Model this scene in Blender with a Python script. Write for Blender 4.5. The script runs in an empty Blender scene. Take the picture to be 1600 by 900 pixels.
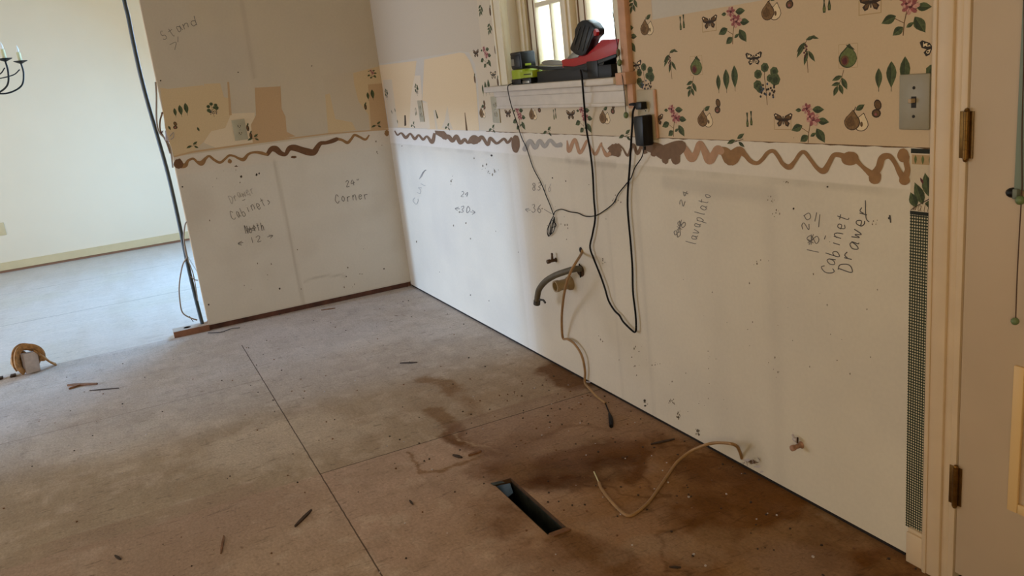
import bpy, bmesh, math, random
import numpy as np
from mathutils import Vector, Matrix, Euler
from math import sin, cos, pi, radians, sqrt
random.seed(7)
SC = bpy.context.scene
COL = SC.collection

# ------------------------------------------------------------------ camera
F = 1283.36
CAM = Vector((4.97363, -1.55741, 1.27130))
EUL = Euler((1.311883, 0.109059, 1.114072), 'XYZ')
cd = bpy.data.cameras.new('camera'); cam = bpy.data.objects.new('camera', cd); COL.objects.link(cam)
cam.location = CAM; cam.rotation_euler = EUL
cd.sensor_width = 36; cd.lens = F / 1600 * 36; cd.clip_start = 0.02
SC.camera = cam
SC.view_settings.view_transform = 'Standard'
SC.view_settings.look = 'None'
SC.view_settings.exposure = 0.0
SC.view_settings.gamma = 1
SC.view_settings.use_curve_mapping = False

# ------------------------------------------------------------------ light
SOUTH, EAST, BACK, CEIL = -5.2, 6.6, -3.69, 2.44
world = bpy.data.worlds.new('world'); SC.world = world; world.use_nodes = True
bg = world.node_tree.nodes['Background']
bg.inputs[0].default_value = (1.0, 0.96, 0.78, 1); bg.inputs[1].default_value = 1.8

def area(name, loc, direction, sx, sy, power, color, spread=180):
    l = bpy.data.lights.new(name, 'AREA'); l.shape = 'RECTANGLE'; l.size = sx; l.size_y = sy
    l.energy = power; l.color = color; l.spread = radians(spread)
    o = bpy.data.objects.new(name, l); COL.objects.link(o); o.location = loc
    o.rotation_euler = Vector(direction).to_track_quat('-Z', 'Y').to_euler()
    return o
def sun(name, direction, strength, color, angle):
    l = bpy.data.lights.new(name, 'SUN'); l.energy = strength; l.color = color; l.angle = radians(angle)
    o = bpy.data.objects.new(name, l); COL.objects.link(o); o.location = (0, -8, 4)
    o.rotation_euler = Vector(direction).to_track_quat('-Z', 'Y').to_euler()
    return o
# hazy low daylight entering through the patio door opening in the far side wall
sun('low_daylight', (0.08, 1.0, -0.205), 2.3, (0.38, 0.62, 1.0), 4)
# sky light at the dining room window and at the patio opening
area('dining_window_sky', (-1.75, 0.25, 1.5), (0.5, -1, -0.9), 1.5, 1.2, 160, (0.20, 0.52, 1.0))
area('patio_sky', (-0.6, SOUTH - 0.3, 1.3), (0.0, 1, -0.12), 3.6, 1.9, 34, (0.55, 0.66, 1.0), 85)
area('kitchen_window_sky', (2.2, 0.33, 1.62), (0, -1, -0.2), 0.8, 0.75, 10, (0.60, 0.85, 1.0))
# the kitchen's warm ceiling fixture
def bulb(loc, power, color, r):
    l = bpy.data.lights.new('ceiling_bulb', 'POINT'); l.energy = power; l.color = color; l.shadow_soft_size = r
    o = bpy.data.objects.new('ceiling_bulb', l); COL.objects.link(o); o.location = loc
bulb((4.7, -3.0, 2.15), 16, (1.0, 0.74, 0.46), 0.16)
area('east_fill', (EAST - 0.03, -3.2, 1.5), (-1, 0.12, -0.12), 1.3, 1.1, 60, (1.0, 0.83, 0.50))  # added warm fill at the solid east wall, brightens the partition

# ------------------------------------------------------------------ pixel <-> place: a point of the photo on one of the room's planes
ROT = EUL.to_matrix()
def hit(px, py, ax, v):
    d = ROT @ Vector(((px - 800) / F, (450 - py) / F, -1)); t = (v - CAM[ax]) / d[ax]
    return CAM + d * t
def W(px, py, off=0.0): return hit(px, py, 1, -off)     # window wall, off = distance in front
def L(px, py, off=0.0): return hit(px, py, 0, off)      # partition
def G(px, py, off=0.0): return hit(px, py, 2, off)      # floor

# ------------------------------------------------------------------ materials
def lin(c):
    return tuple((x / 12.92 if x <= 0.04045 else ((x + 0.055) / 1.055) ** 2.4) for x in c)
def rgb(r, g, b): return lin((r / 255, g / 255, b / 255))
MATS = {}
def mat(name, color, rough=0.6, metal=0.0, noise=0.0, nscale=20, bump=0.0, bscale=60, spec=0.5, emit=None):
    if name in MATS: return MATS[name]
    m = bpy.data.materials.new(name); m.use_nodes = True; nt = m.node_tree; b = nt.nodes['Principled BSDF']
    b.inputs['Base Color'].default_value = (*color, 1); b.inputs['Roughness'].default_value = rough
    b.inputs['Metallic'].default_value = metal; b.inputs['Specular IOR Level'].default_value = spec
    tc = nt.nodes.new('ShaderNodeTexCoord')
    if noise:
        n = nt.nodes.new('ShaderNodeTexNoise'); n.inputs['Scale'].default_value = nscale; n.inputs['Detail'].default_value = 5
        r = nt.nodes.new('ShaderNodeMapRange'); r.inputs[3].default_value = 1 - noise; r.inputs[4].default_value = 1 + noise
        r.inputs[1].default_value = 0.3; r.inputs[2].default_value = 0.7
        mx = nt.nodes.new('ShaderNodeVectorMath'); mx.operation = 'SCALE'; mx.inputs[0].default_value = color
        nt.links.new(tc.outputs['Object'], n.inputs['Vector']); nt.links.new(n.outputs['Fac'], r.inputs[0])
        nt.links.new(r.outputs[0], mx.inputs['Scale']); nt.links.new(mx.outputs[0], b.inputs['Base Color'])
    if bump:
        n = nt.nodes.new('ShaderNodeTexNoise'); n.inputs['Scale'].default_value = bscale; n.inputs['Detail'].default_value = 4
        bp = nt.nodes.new('ShaderNodeBump'); bp.inputs['Strength'].default_value = bump; bp.inputs['Distance'].default_value = 0.004
        nt.links.new(tc.outputs['Object'], n.inputs['Vector']); nt.links.new(n.outputs['Fac'], bp.inputs['Height'])
        nt.links.new(bp.outputs[0], b.inputs['Normal'])
    if emit:
        b.inputs['Emission Color'].default_value = (*emit[0], 1); b.inputs['Emission Strength'].default_value = emit[1]
    MATS[name] = m
    return m
def painted(name, rough=0.7, noise=0.05, nscale=4, fine=0.03, fscale=60, bump=0.1, spec=0.3, stretch=(1, 1, 1), rnoise=0.0):
    """surface whose colour (stains, tears, dirt, painted daylight) is stored per vertex, with fine node noise on top"""
    m = bpy.data.materials.new(name); m.use_nodes = True; nt = m.node_tree; b = nt.nodes['Principled BSDF']
    b.inputs['Roughness'].default_value = rough; b.inputs['Specular IOR Level'].default_value = spec
    at = nt.nodes.new('ShaderNodeAttribute'); at.attribute_name = 'col'
    tc = nt.nodes.new('ShaderNodeTexCoord'); mp = nt.nodes.new('ShaderNodeMapping'); mp.inputs['Scale'].default_value = stretch
    nt.links.new(tc.outputs['Object'], mp.inputs[0])
    cur = at.outputs['Color']
    for am, sc, det in ((noise, nscale, 6), (fine, fscale, 3)):
        n = nt.nodes.new('ShaderNodeTexNoise'); n.inputs['Scale'].default_value = sc; n.inputs['Detail'].default_value = det
        r = nt.nodes.new('ShaderNodeMapRange'); r.inputs[1].default_value = 0.3; r.inputs[2].default_value = 0.7
        r.inputs[3].default_value = 1 - am; r.inputs[4].default_value = 1 + am
        mx = nt.nodes.new('ShaderNodeVectorMath'); mx.operation = 'SCALE'
        nt.links.new(mp.outputs[0], n.inputs['Vector']); nt.links.new(n.outputs['Fac'], r.inputs[0])
        nt.links.new(cur, mx.inputs[0]); nt.links.new(r.outputs[0], mx.inputs['Scale']); cur = mx.outputs[0]
    nt.links.new(cur, b.inputs['Base Color'])
    if rnoise:
        n2 = nt.nodes.new('ShaderNodeTexNoise'); n2.inputs['Scale'].default_value = 9; n2.inputs['Detail'].default_value = 5
        r2 = nt.nodes.new('ShaderNodeMapRange'); r2.inputs[3].default_value = rough - rnoise; r2.inputs[4].default_value = rough + rnoise
        nt.links.new(mp.outputs[0], n2.inputs['Vector']); nt.links.new(n2.outputs['Fac'], r2.inputs[0]); nt.links.new(r2.outputs[0], b.inputs['Roughness'])
    bp = nt.nodes.new('ShaderNodeBump'); bp.inputs['Strength'].default_value = bump; bp.inputs['Distance'].default_value = 0.003
    nt.links.new(n.outputs['Fac'], bp.inputs['Height']); nt.links.new(bp.outputs[0], b.inputs['Normal'])
    return m

WHITE = rgb(214, 206, 194)
M_wall = mat('plain_drywall', WHITE, 0.8, noise=0.03, nscale=3)
M_cream = mat('dining_paint', rgb(228, 211, 184), 0.7, noise=0.02, nscale=2)
M_ceil = mat('ceiling_paint', rgb(215, 208, 196), 0.9)
M_trim = mat('cream_trim_paint', rgb(214, 190, 158), 0.4, noise=0.05, nscale=12, bump=0.05)
M_door = mat('door_paint', rgb(196, 172, 142), 0.45, noise=0.04, nscale=5)
M_winpaint = mat('window_paint', rgb(220, 209, 182), 0.4, noise=0.03, nscale=15)
M_sill = mat('sill_paint', rgb(206, 196, 182), 0.45, noise=0.05, nscale=25)
M_rawwood = mat('bare_pink_wood', rgb(196, 150, 118), 0.7, noise=0.12, nscale=30)
M_base = mat('baseboard_paint', rgb(204, 182, 140), 0.5, noise=0.05, nscale=10)
M_dark = mat('dark_gap', rgb(30, 22, 17), 0.95)
M_brass = mat('aged_brass', rgb(120, 88, 44), 0.38, 0.85, noise=0.25, nscale=60)
M_black = mat('black_plastic', rgb(11, 11, 12), 0.38, noise=0.1, nscale=40, spec=0.35)
M_cord = mat('black_cord_rubber', rgb(10, 8, 10), 0.6, spec=0.2)
M_grey = mat('outlet_grey', rgb(172, 165, 142), 0.45, noise=0.04, nscale=30)
M_plate = mat('beige_plate', rgb(176, 160, 130), 0.45, noise=0.04, nscale=30)
M_switch = mat('switch_grey', rgb(150, 142, 122), 0.4, noise=0.04, nscale=30)
M_slot = mat('socket_slot', rgb(38, 32, 26), 0.7)
M_plywood = mat('framing_lumber', rgb(128, 88, 66), 0.8, noise=0.25, nscale=14, bump=0.3)
M_lumtop = mat('lumber_top', rgb(170, 150, 130), 0.8, noise=0.1, nscale=20)
M_conduit = mat('grey_conduit', rgb(66, 74, 76), 0.45, 0.2, noise=0.12, nscale=30)
M_nm = mat('cable_sheath_tan', rgb(154, 118, 74), 0.55, noise=0.12, nscale=40)
M_nmw = mat('cable_sheath_pale', rgb(150, 135, 118), 0.55, noise=0.1, nscale=40)
M_copper = mat('copper', rgb(84, 62, 42), 0.5, 0.6, noise=0.25, nscale=90)
M_hose = mat('grey_hose', rgb(92, 84, 66), 0.55, noise=0.15, nscale=60, bump=0.3, bscale=150)
M_pipe = mat('plastic_stub', rgb(150, 128, 92), 0.5, noise=0.15, nscale=50)
M_lime = mat('lime_plastic', rgb(150, 168, 24), 0.35, noise=0.04, nscale=30)
M_red = mat('red_plastic', rgb(168, 22, 26), 0.35, noise=0.04, nscale=30)
M_chrome = mat('dull_metal', rgb(150, 148, 142), 0.3, 0.9)
M_bead = mat('green_bead', rgb(104, 122, 82), 0.35, noise=0.05, nscale=60)
M_ivory = mat('candle_sleeve', rgb(206, 196, 150), 0.6, noise=0.04, nscale=40)
M_iron = mat('black_iron', rgb(22, 21, 20), 0.45, 0.6)
M_bulbg = mat('bulb_glass', rgb(225, 222, 210), 0.15)
M_stick = mat('splinter_wood', rgb(120, 82, 52), 0.8, noise=0.25, nscale=60)
M_stickd = mat('dark_splinter', rgb(62, 46, 34), 0.85, noise=0.25, nscale=60)
M_block = mat('painted_block', rgb(188, 176, 172), 0.7, noise=0.12, nscale=40)
M_twine = mat('webbing', rgb(160, 118, 70), 0.8, noise=0.4, nscale=60)
M_duct = mat('duct_metal', rgb(60, 64, 58), 0.6, 0.5, noise=0.5, nscale=25)
M_bag = mat('blue_plastic', rgb(66, 96, 130), 0.35)
M_glue = mat('tile_adhesive_tan', rgb(146, 108, 66), 0.75, noise=0.14, nscale=45)
M_gluel = mat('tile_adhesive_pink', rgb(176, 136, 104), 0.75, noise=0.1, nscale=45)
M_glued = mat('tile_adhesive_brown', rgb(120, 92, 68), 0.8, noise=0.12, nscale=45)
M_glueb = mat('tile_adhesive_dark', rgb(106, 72, 44), 0.8, noise=0.16, nscale=45)
M_glueg = mat('adhesive_ghost', rgb(168, 162, 154), 0.8, noise=0.05, nscale=45)
M_pencil = mat('pencil_graphite', rgb(112, 106, 100), 0.6)
M_pencilf = mat('faint_graphite', rgb(160, 153, 144), 0.6)
M_pencild = mat('marker_graphite', rgb(78, 72, 68), 0.6)

# ------------------------------------------------------------------ mesh helpers
def tag(o, label=None, cat=None, group=None, kind=None):
    if label: o['label'] = label
    if cat: o['category'] = cat
    if group: o['group'] = group
    if kind: o['kind'] = kind
    return o
def empty(name, loc, label, cat, group=None):
    o = bpy.data.objects.new(name, None); COL.objects.link(o); o.location = loc; o.empty_display_size = 0.05
    return tag(o, label, cat, group)
class MB:
    def __init__(s): s.v = []; s.f = []; s.mi = []; s.mats = []
    def mid(s, m):
        if m not in s.mats: s.mats.append(m)
        return s.mats.index(m)
    def add(s, vs, fs, m):
        k = len(s.v); s.v += [tuple(v) for v in vs]; i = s.mid(m)
        for f in fs: s.f.append(tuple(a + k for a in f)); s.mi.append(i)
        return s
    def box(s, lo, hi, m, M=None, bev=0.0):
        x0, y0, z0 = [min(a, b) for a, b in zip(lo, hi)]; x1, y1, z1 = [max(a, b) for a, b in zip(lo, hi)]
        if bev:
            bm = bmesh.new(); bmesh.ops.create_cube(bm, size=1)
            for v in bm.verts: v.co = Vector(((x0 + x1) / 2 + v.co.x * (x1 - x0), (y0 + y1) / 2 + v.co.y * (y1 - y0), (z0 + z1) / 2 + v.co.z * (z1 - z0)))
            bmesh.ops.bevel(bm, geom=bm.edges[:], offset=bev, segments=2, affect='EDGES', profile=0.5)
            bm.verts.index_update()
            vs = [v.co.copy() for v in bm.verts]; fs = [[v.index for v in f.verts] for f in bm.faces]; bm.free()
        else:
            vs = [Vector(p) for p in ((x0, y0, z0), (x1, y0, z0), (x1, y1, z0), (x0, y1, z0), (x0, y0, z1), (x1, y0, z1), (x1, y1, z1), (x0, y1, z1))]
            fs = [(0, 3, 2, 1), (4, 5, 6, 7), (0, 1, 5, 4), (1, 2, 6, 5), (2, 3, 7, 6), (3, 0, 4, 7)]
        if M: vs = [M @ v for v in vs]
        return s.add(vs, fs, m)
    def tube(s, pts, r, m, n=8, cap=True, rx=None):
        pts = [Vector(p) for p in pts]; N = len(pts)
        rs = r if isinstance(r, (list, tuple)) else [r] * N
        up = Vector((0, 0, 1)); vs = []; fs = []; prev = None
        for i, p in enumerate(pts):
            t = (pts[min(i + 1, N - 1)] - pts[max(i - 1, 0)])
            if t.length < 1e-9: t = Vector((0, 0, 1))
            t.normalize()
            a = (prev - t * prev.dot(t)) if prev else t.cross(up if abs(t.z) < 0.9 else Vector((1, 0, 0)))
            if a.length < 1e-6: a = t.cross(Vector((0, 1, 0)))
            a.normalize(); b = t.cross(a); prev = a
            for k in range(n):
                an = 2 * pi * k / n; vs.append(p + (a * cos(an) * (rx or 1) + b * sin(an)) * rs[i])
        for i in range(N - 1):
            for k in range(n): fs.append((i * n + k, i * n + (k + 1) % n, (i + 1) * n + (k + 1) % n, (i + 1) * n + k))
        if cap: fs.append(tuple(range(n - 1, -1, -1))); fs.append(tuple((N - 1) * n + k for k in range(n)))
        return s.add(vs, fs, m)
    def lathe(s, prof, origin, axis, m, n=20):
        """prof: list of (radius, height) along axis"""
        o = Vector(origin); ax = Vector(axis).normalized(); a = ax.orthogonal().normalized(); b = ax.cross(a); vs = []; fs = []
        for r, h in prof:
            for k in range(n):
                an = 2 * pi * k / n; vs.append(o + ax * h + (a * cos(an) + b * sin(an)) * max(r, 1e-5))
        for i in range(len(prof) - 1):
            for k in range(n): fs.append((i * n + k, i * n + (k + 1) % n, (i + 1) * n + (k + 1) % n, (i + 1) * n + k))
        fs.append(tuple(range(n - 1, -1, -1))); fs.append(tuple((len(prof) - 1) * n + k for k in range(n)))
        return s.add(vs, fs, m)
    def ball(s, c, r, m, n=12):
        c = Vector(c); r3 = Vector(r) if not isinstance(r, (int, float)) else Vector((r, r, r)); vs = []; fs = []
        for i in range(n // 2 + 1):
            th = pi * i / (n // 2)
            for k in range(n):
                ph = 2 * pi * k / n; vs.append(c + Vector((r3.x * sin(th) * cos(ph), r3.y * sin(th) * sin(ph), r3.z * cos(th))))
        for i in range(n // 2):
            for k in range(n): fs.append((i * n + k, (i + 1) * n + k, (i + 1) * n + (k + 1) % n, i * n + (k + 1) % n))
        return s.add(vs, fs, m)
    def prism(s, poly, vec, m, bev=0.0):
        """poly: 3D outline, extruded by vec"""
        n = len(poly); vec = Vector(vec); P = [Vector(p) for p in poly]
        if bev:
            bm = bmesh.new(); a = [bm.verts.new(p) for p in P]; b = [bm.verts.new(p + vec) for p in P]
            bm.faces.new(a); bm.faces.new(b[::-1])
            for i in range(n): bm.faces.new((a[i], b[i], b[(i + 1) % n], a[(i + 1) % n]))
            bmesh.ops.recalc_face_normals(bm, faces=bm.faces[:])
            bmesh.ops.bevel(bm, geom=bm.edges[:], offset=bev, segments=2, affect='EDGES', profile=0.5)
            bm.verts.index_update()
            vs = [v.co.copy() for v in bm.verts]; fs = [[v.index for v in f.verts] for f in bm.faces]; bm.free()
            return s.add(vs, fs, m)
        return s.add(P + [p + vec for p in P], [tuple(range(n)), tuple(range(2 * n - 1, n - 1, -1))] + [(i, n + i, n + (i + 1) % n, (i + 1) % n) for i in range(n)], m)
    def build(s, name, parent=None, smooth=True, fix=True, kind=None):
        me = bpy.data.meshes.new(name)
        org = Vector(parent_world(parent)) if parent else Vector((0, 0, 0))
        me.from_pydata([tuple(Vector(v) - org) for v in s.v], [], s.f)
        for m in s.mats: me.materials.append(m)
        me.polygons.foreach_set('material_index', s.mi)
        if fix:
            bm = bmesh.new(); bm.from_mesh(me); bmesh.ops.recalc_face_normals(bm, faces=bm.faces[:]); bm.to_mesh(me); bm.free()
        if smooth:
            me.polygons.foreach_set('use_smooth', [True] * len(me.polygons))
            me.set_sharp_from_angle(angle=radians(35))
        me.update()
        o = bpy.data.objects.new(name, me); COL.objects.link(o)
        if parent: o.parent = parent
        if kind: o['kind'] = kind
        return o
def parent_world(p):
    l = Vector((0, 0, 0))
    while p: l = l + p.location; p = p.parent
    return l
def catmull(pts, k=6):
    pts = [np.array(p, float) for p in pts]; out = []
    P = [2 * pts[0] - pts[1]] + pts + [2 * pts[-1] - pts[-2]]
    for i in range(1, len(P) - 2):
        for j in range(k):
            t = j / k; a, b, c, d = P[i - 1:i + 3]
            out.append(0.5 * (2 * b + (c - a) * t + (2 * a - 5 * b + 4 * c - d) * t * t + (3 * b - a - 3 * c + d) * t ** 3))
    out.append(pts[-1]); return out
def cable(pts, r, m, k=7, n=7, rx=None, mb=None):
    return (mb or MB()).tube([Vector(p) for p in catmull([tuple(p) for p in pts], k)], r, m, n=n, rx=rx)
def origin_to(o, p):
    """move a lone mesh object's origin to p"""
    p = Vector(p); o.data.transform(Matrix.Translation(-p)); o.location = p
    return o

# ------------------------------------------------------------------ value noise for stains (numpy)
def vnoise(x, y, sc, seed=0, octv=4):
    out = np.zeros_like(x); amp = 1; tot = 0
    for o in range(octv):
        X = x * sc * 2 ** o + 13.7 * seed; Y = y * sc * 2 ** o - 7.3 * seed
        xi = np.floor(X); yi = np.floor(Y); fx = X - xi; fy = Y - yi; fx = fx * fx * (3 - 2 * fx); fy = fy * fy * (3 - 2 * fy)
        h = lambda a, b: np.modf(np.abs(np.sin(a * 127.1 + b * 311.7 + seed * 17.3) * 43758.5453))[0]
        out += amp * ((h(xi, yi) * (1 - fx) + h(xi + 1, yi) * fx) * (1 - fy) + (h(xi, yi + 1) * (1 - fx) + h(xi + 1, yi + 1) * fx) * fy)
        tot += amp; amp *= 0.5
    return out / tot
def seg_mask(x, y, pts, w, soft):
    """mask of distance to a polyline"""
    d = np.full_like(x, 1e9)
    for (ax, ay), (bx, by) in zip(pts[:-1], pts[1:]):
        vx, vy = bx - ax, by - ay; t = np.clip(((x - ax) * vx + (y - ay) * vy) / (vx * vx + vy * vy + 1e-12), 0, 1)
        d = np.minimum(d, np.hypot(x - ax - t * vx, y - ay - t * vy))
    return 1 - np.clip((d - w) / soft, 0, 1)
def inpoly(x, y, poly):
    c = np.zeros(x.shape, bool); n = len(poly)
    for i in range(n):
        x1, y1 = poly[i]; x2, y2 = poly[(i + 1) % n]
        k = ((y1 > y) != (y2 > y)) & (x < (x2 - x1) * (y - y1) / ((y2 - y1) + 1e-12) + x1); c ^= k
    return c
def mixc(c, col, m): return c * (1 - m[..., None]) + np.array(col) * m[..., None]

def grid(name, us, vs, holes, place, paint, m, kind='structure', parent=None):
    us = np.unique(np.round(us, 5)); vs = np.unique(np.round(vs, 5)); U, V = np.meshgrid(us, vs, indexing='ij')
    P = [place(u, v) for u, v in zip(U.ravel(), V.ravel())]; nv = len(vs); faces = []
    for i in range(len(us) - 1):
        for j in range(nv - 1):
            cu = (us[i] + us[i + 1]) / 2; cv = (vs[j] + vs[j + 1]) / 2
            if any(a < cu < b and c < cv < d for a, b, c, d in holes): continue
            faces.append((i * nv + j, (i + 1) * nv + j, (i + 1) * nv + j + 1, i * nv + j + 1))
    me = bpy.data.meshes.new(name); me.from_pydata(P, [], faces); me.materials.append(m)
    C = np.clip(paint(U, V), 0, 1).reshape(-1, 3); C = np.concatenate([C, np.ones((len(C), 1))], 1)
    at = me.color_attributes.new('col', 'FLOAT_COLOR', 'POINT'); at.data.foreach_set('color', C.ravel().astype(np.float32))
    bm = bmesh.new(); bm.from_mesh(me)
    bmesh.ops.delete(bm, geom=[v for v in bm.verts if not v.link_faces], context='VERTS'); bm.to_mesh(me); bm.free()
    o = bpy.data.objects.new(name, me); COL.objects.link(o)
    if parent: o.parent = parent
    if kind: o['kind'] = kind
    return o

# ================================================================== SETTING
# ---- floor
H = (2.735, 3.105, -0.682, -0.618)     # register hole
def px_floor(pts): return [tuple(G(*p)[:2]) for p in pts]
def paint_floor(x, y):
    wx = x + 0.10 * (vnoise(x, y, 5, 1) - 0.5) + 0.04 * (vnoise(x, y, 22, 2) - 0.5) + 0.02 * (vnoise(x, y, 70, 62, 2) - 0.5)
    wy = y + 0.10 * (vnoise(x, y, 5, 3) - 0.5) + 0.04 * (vnoise(x, y, 22, 4) - 0.5) + 0.02 * (vnoise(x, y, 70, 64, 2) - 0.5)
    base = np.array(rgb(172, 152, 130))
    c = np.ones(x.shape + (3,)) * base
    # sheet to sheet differences and the grain of the face veneer
    c = mixc(c, rgb(186, 156, 138), 0.7 * ((x > 2.296)).astype(float))
    c = mixc(c, rgb(168, 148, 120), 0.5 * vnoise(x * 0.6, y, 3, 9) * (y < -1.142))
    g = vnoise(x * 2.4, y * 1.0, 6, 5)
    c = mixc(c, rgb(150, 126, 104), 0.28 * np.clip((g - 0.5) * 4, 0, 1))
    g2 = vnoise(x, y, 14, 6)
    c = mixc(c, rgb(200, 180, 160), 0.4 * np.clip((g2 - 0.55) * 5, 0, 1))
    # whitish scuffs, then daylight painted in as paler grey towards the partition
    c = mixc(c, rgb(206, 190, 172), 0.5 * np.clip((vnoise(x, y, 2.2, 7) - 0.55) * 5, 0, 1) * (x < 2.2))
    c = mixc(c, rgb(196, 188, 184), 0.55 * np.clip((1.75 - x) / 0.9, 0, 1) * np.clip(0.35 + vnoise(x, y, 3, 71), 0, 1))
    # water stained brown zone along the window wall
    d = -wy
    zone = np.clip((wx - 1.7) / 1.0, 0, 1) * np.clip(1.15 - d / 0.72, 0, 1)
    zone2 = np.clip((wx - 2.5) / 0.5, 0, 1) * np.clip(1.5 - d / 0.75, 0, 1)
    z = np.clip(np.maximum(zone * 0.8, zone2), 0, 1)
    z *= 0.55 + 0.45 * np.clip((vnoise(x, y, 4, 8) - 0.3) * 3, 0, 1)
    c = mixc(c, rgb(140, 96, 44), np.clip(z, 0, 1) * 0.9)
    dark = rgb(102, 62, 22); mid = rgb(128, 92, 54); deep = rgb(82, 48, 16)
    def st(pts, w, soft, col, a, thr=0.25):
        nonlocal c
        m = seg_mask(wx, wy, px_floor(pts), w * 1.1, soft * .6) * (0.35 + 0.65 * np.clip((vnoise(x, y, 9, len(pts) + int(pts[0][0])) - thr) * 4, 0, 1))
        c = mixc(c, col, a * m)
    st([(665, 590), (695, 598), (725, 620), (750, 648)], 0.02, 0.05, mid, 0.75)
    st([(675, 640), (700, 665), (735, 690)], 0.02, 0.04, mid, 0.7)
    st([(712, 672), (740, 695), (790, 712), (850, 720)], 0.02, 0.05, dark, 0.7)
    st([(640, 708), (665, 740), (720, 722), (760, 712)], 0.004, 0.015, mid, 0.7, 0.0)
    st([(838, 690), (870, 672), (915, 665), (950, 668)], 0.006, 0.02, dark, 0.75, 0.0)
    st([(720, 678), (765, 698), (805, 716)], 0.002, 0.012, rgb(205, 180, 150), 0.55, 0.0)
    st([(850, 578), (880, 590), (905, 600)], 0.04, 0.06, dark, 0.8, 0.1)
    st([(780, 725), (850, 735), (900, 715), (960, 702)], 0.06, 0.10, dark, 0.9, 0.1)
    st([(830, 745), (900, 740), (960, 730)], 0.05, 0.10, deep, 0.8)
    st([(1000, 705), (990, 730), (985, 745)], 0.012, 0.03, dark, 0.85, 0.1)
    st([(1040, 690), (1120, 740), (1200, 775), (1300, 830), (1390, 885)], 0.05, 0.12, dark, 0.75)
    st([(1100, 800), (1180, 830), (1250, 870), (1330, 895)], 0.06, 0.12, rgb(100, 62, 20), 0.9)
    st([(820, 690), (800, 745), (770, 790), (790, 815)], 0.03, 0.10, rgb(122, 88, 58), 0.7)
    st([(880, 835), (930, 870), (960, 895)], 0.02, 0.07, mid, 0.8)
    st([(870, 700), (905, 690), (930, 690)], 0.015, 0.03, rgb(176, 148, 116), 0.5)
    st([(960, 870), (1010, 850), (1060, 850), (1100, 870)], 0.03, 0.05, rgb(170, 142, 116), 0.7)
    st([(1130, 705), (1180, 745)], 0.02, 0.04, rgb(60, 40, 24), 0.5)
    st([(1290, 800), (1330, 820)], 0.004, 0.012, rgb(190, 172, 150), 0.7)
    st([(1370, 890), (1400, 880)], 0.02, 0.03, rgb(168, 130, 88), 0.5)
    c = mixc(c, rgb(108, 68, 24), 0.75 * np.clip((wx - 2.95) / 0.35, 0, 1) * np.clip(1.6 - d / 0.42, 0, 1) * (0.5 + 0.5 * np.clip((vnoise(x, y, 5, 81) - 0.35) * 5, 0, 1)))
    # tide lines, lighter islands and swirly veneer grain inside the stained zone
    zz = np.clip(z * 1.3, 0, 1)
    n1 = vnoise(x, y, 2.6, 41, 5); c = mixc(c, deep, 0.55 * zz * np.clip(1 - np.abs(n1 - 0.5) / 0.012, 0, 1))
    c = mixc(c, rgb(166, 134, 100), 0.45 * zz * np.clip((n1 - 0.56) * 12, 0, 1))
    n2 = vnoise(x, y, 3.1, 43, 5); c = mixc(c, rgb(96, 60, 28), 0.5 * zz * np.clip((n2 - 0.54) * 14, 0, 1))
    n3 = vnoise(x * 1.0, y * 1.0, 3.5, 47, 3); gr = np.abs(np.modf(n3 * 26)[0] - 0.5) * 2
    c = c * (1 - 0.07 * np.clip(gr * 2 - 1, 0, 1)[..., None])
    n4 = vnoise(x * .5, y * 4, 16, 49, 3); c = c * (1 - 0.07 * np.clip((n4 - 0.6) * 6, 0, 1)[..., None])
    n5 = vnoise(x, y, 1.7, 51, 4); c = mixc(c, rgb(150, 122, 104), 0.45 * np.clip((n5 - 0.5) * 8, 0, 1) * (x > 2.2))
    # blackish smudges and scattered knots
    k = vnoise(x, y, 26, 11, 2); c = mixc(c, deep, 0.6 * np.clip((k - 0.90) * 18, 0, 1))
    k = vnoise(x, y, 40, 12, 2); c = mixc(c, rgb(96, 74, 54), 0.5 * np.clip((k - 0.88) * 16, 0, 1) * (y > -2.5))
    return c
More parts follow.
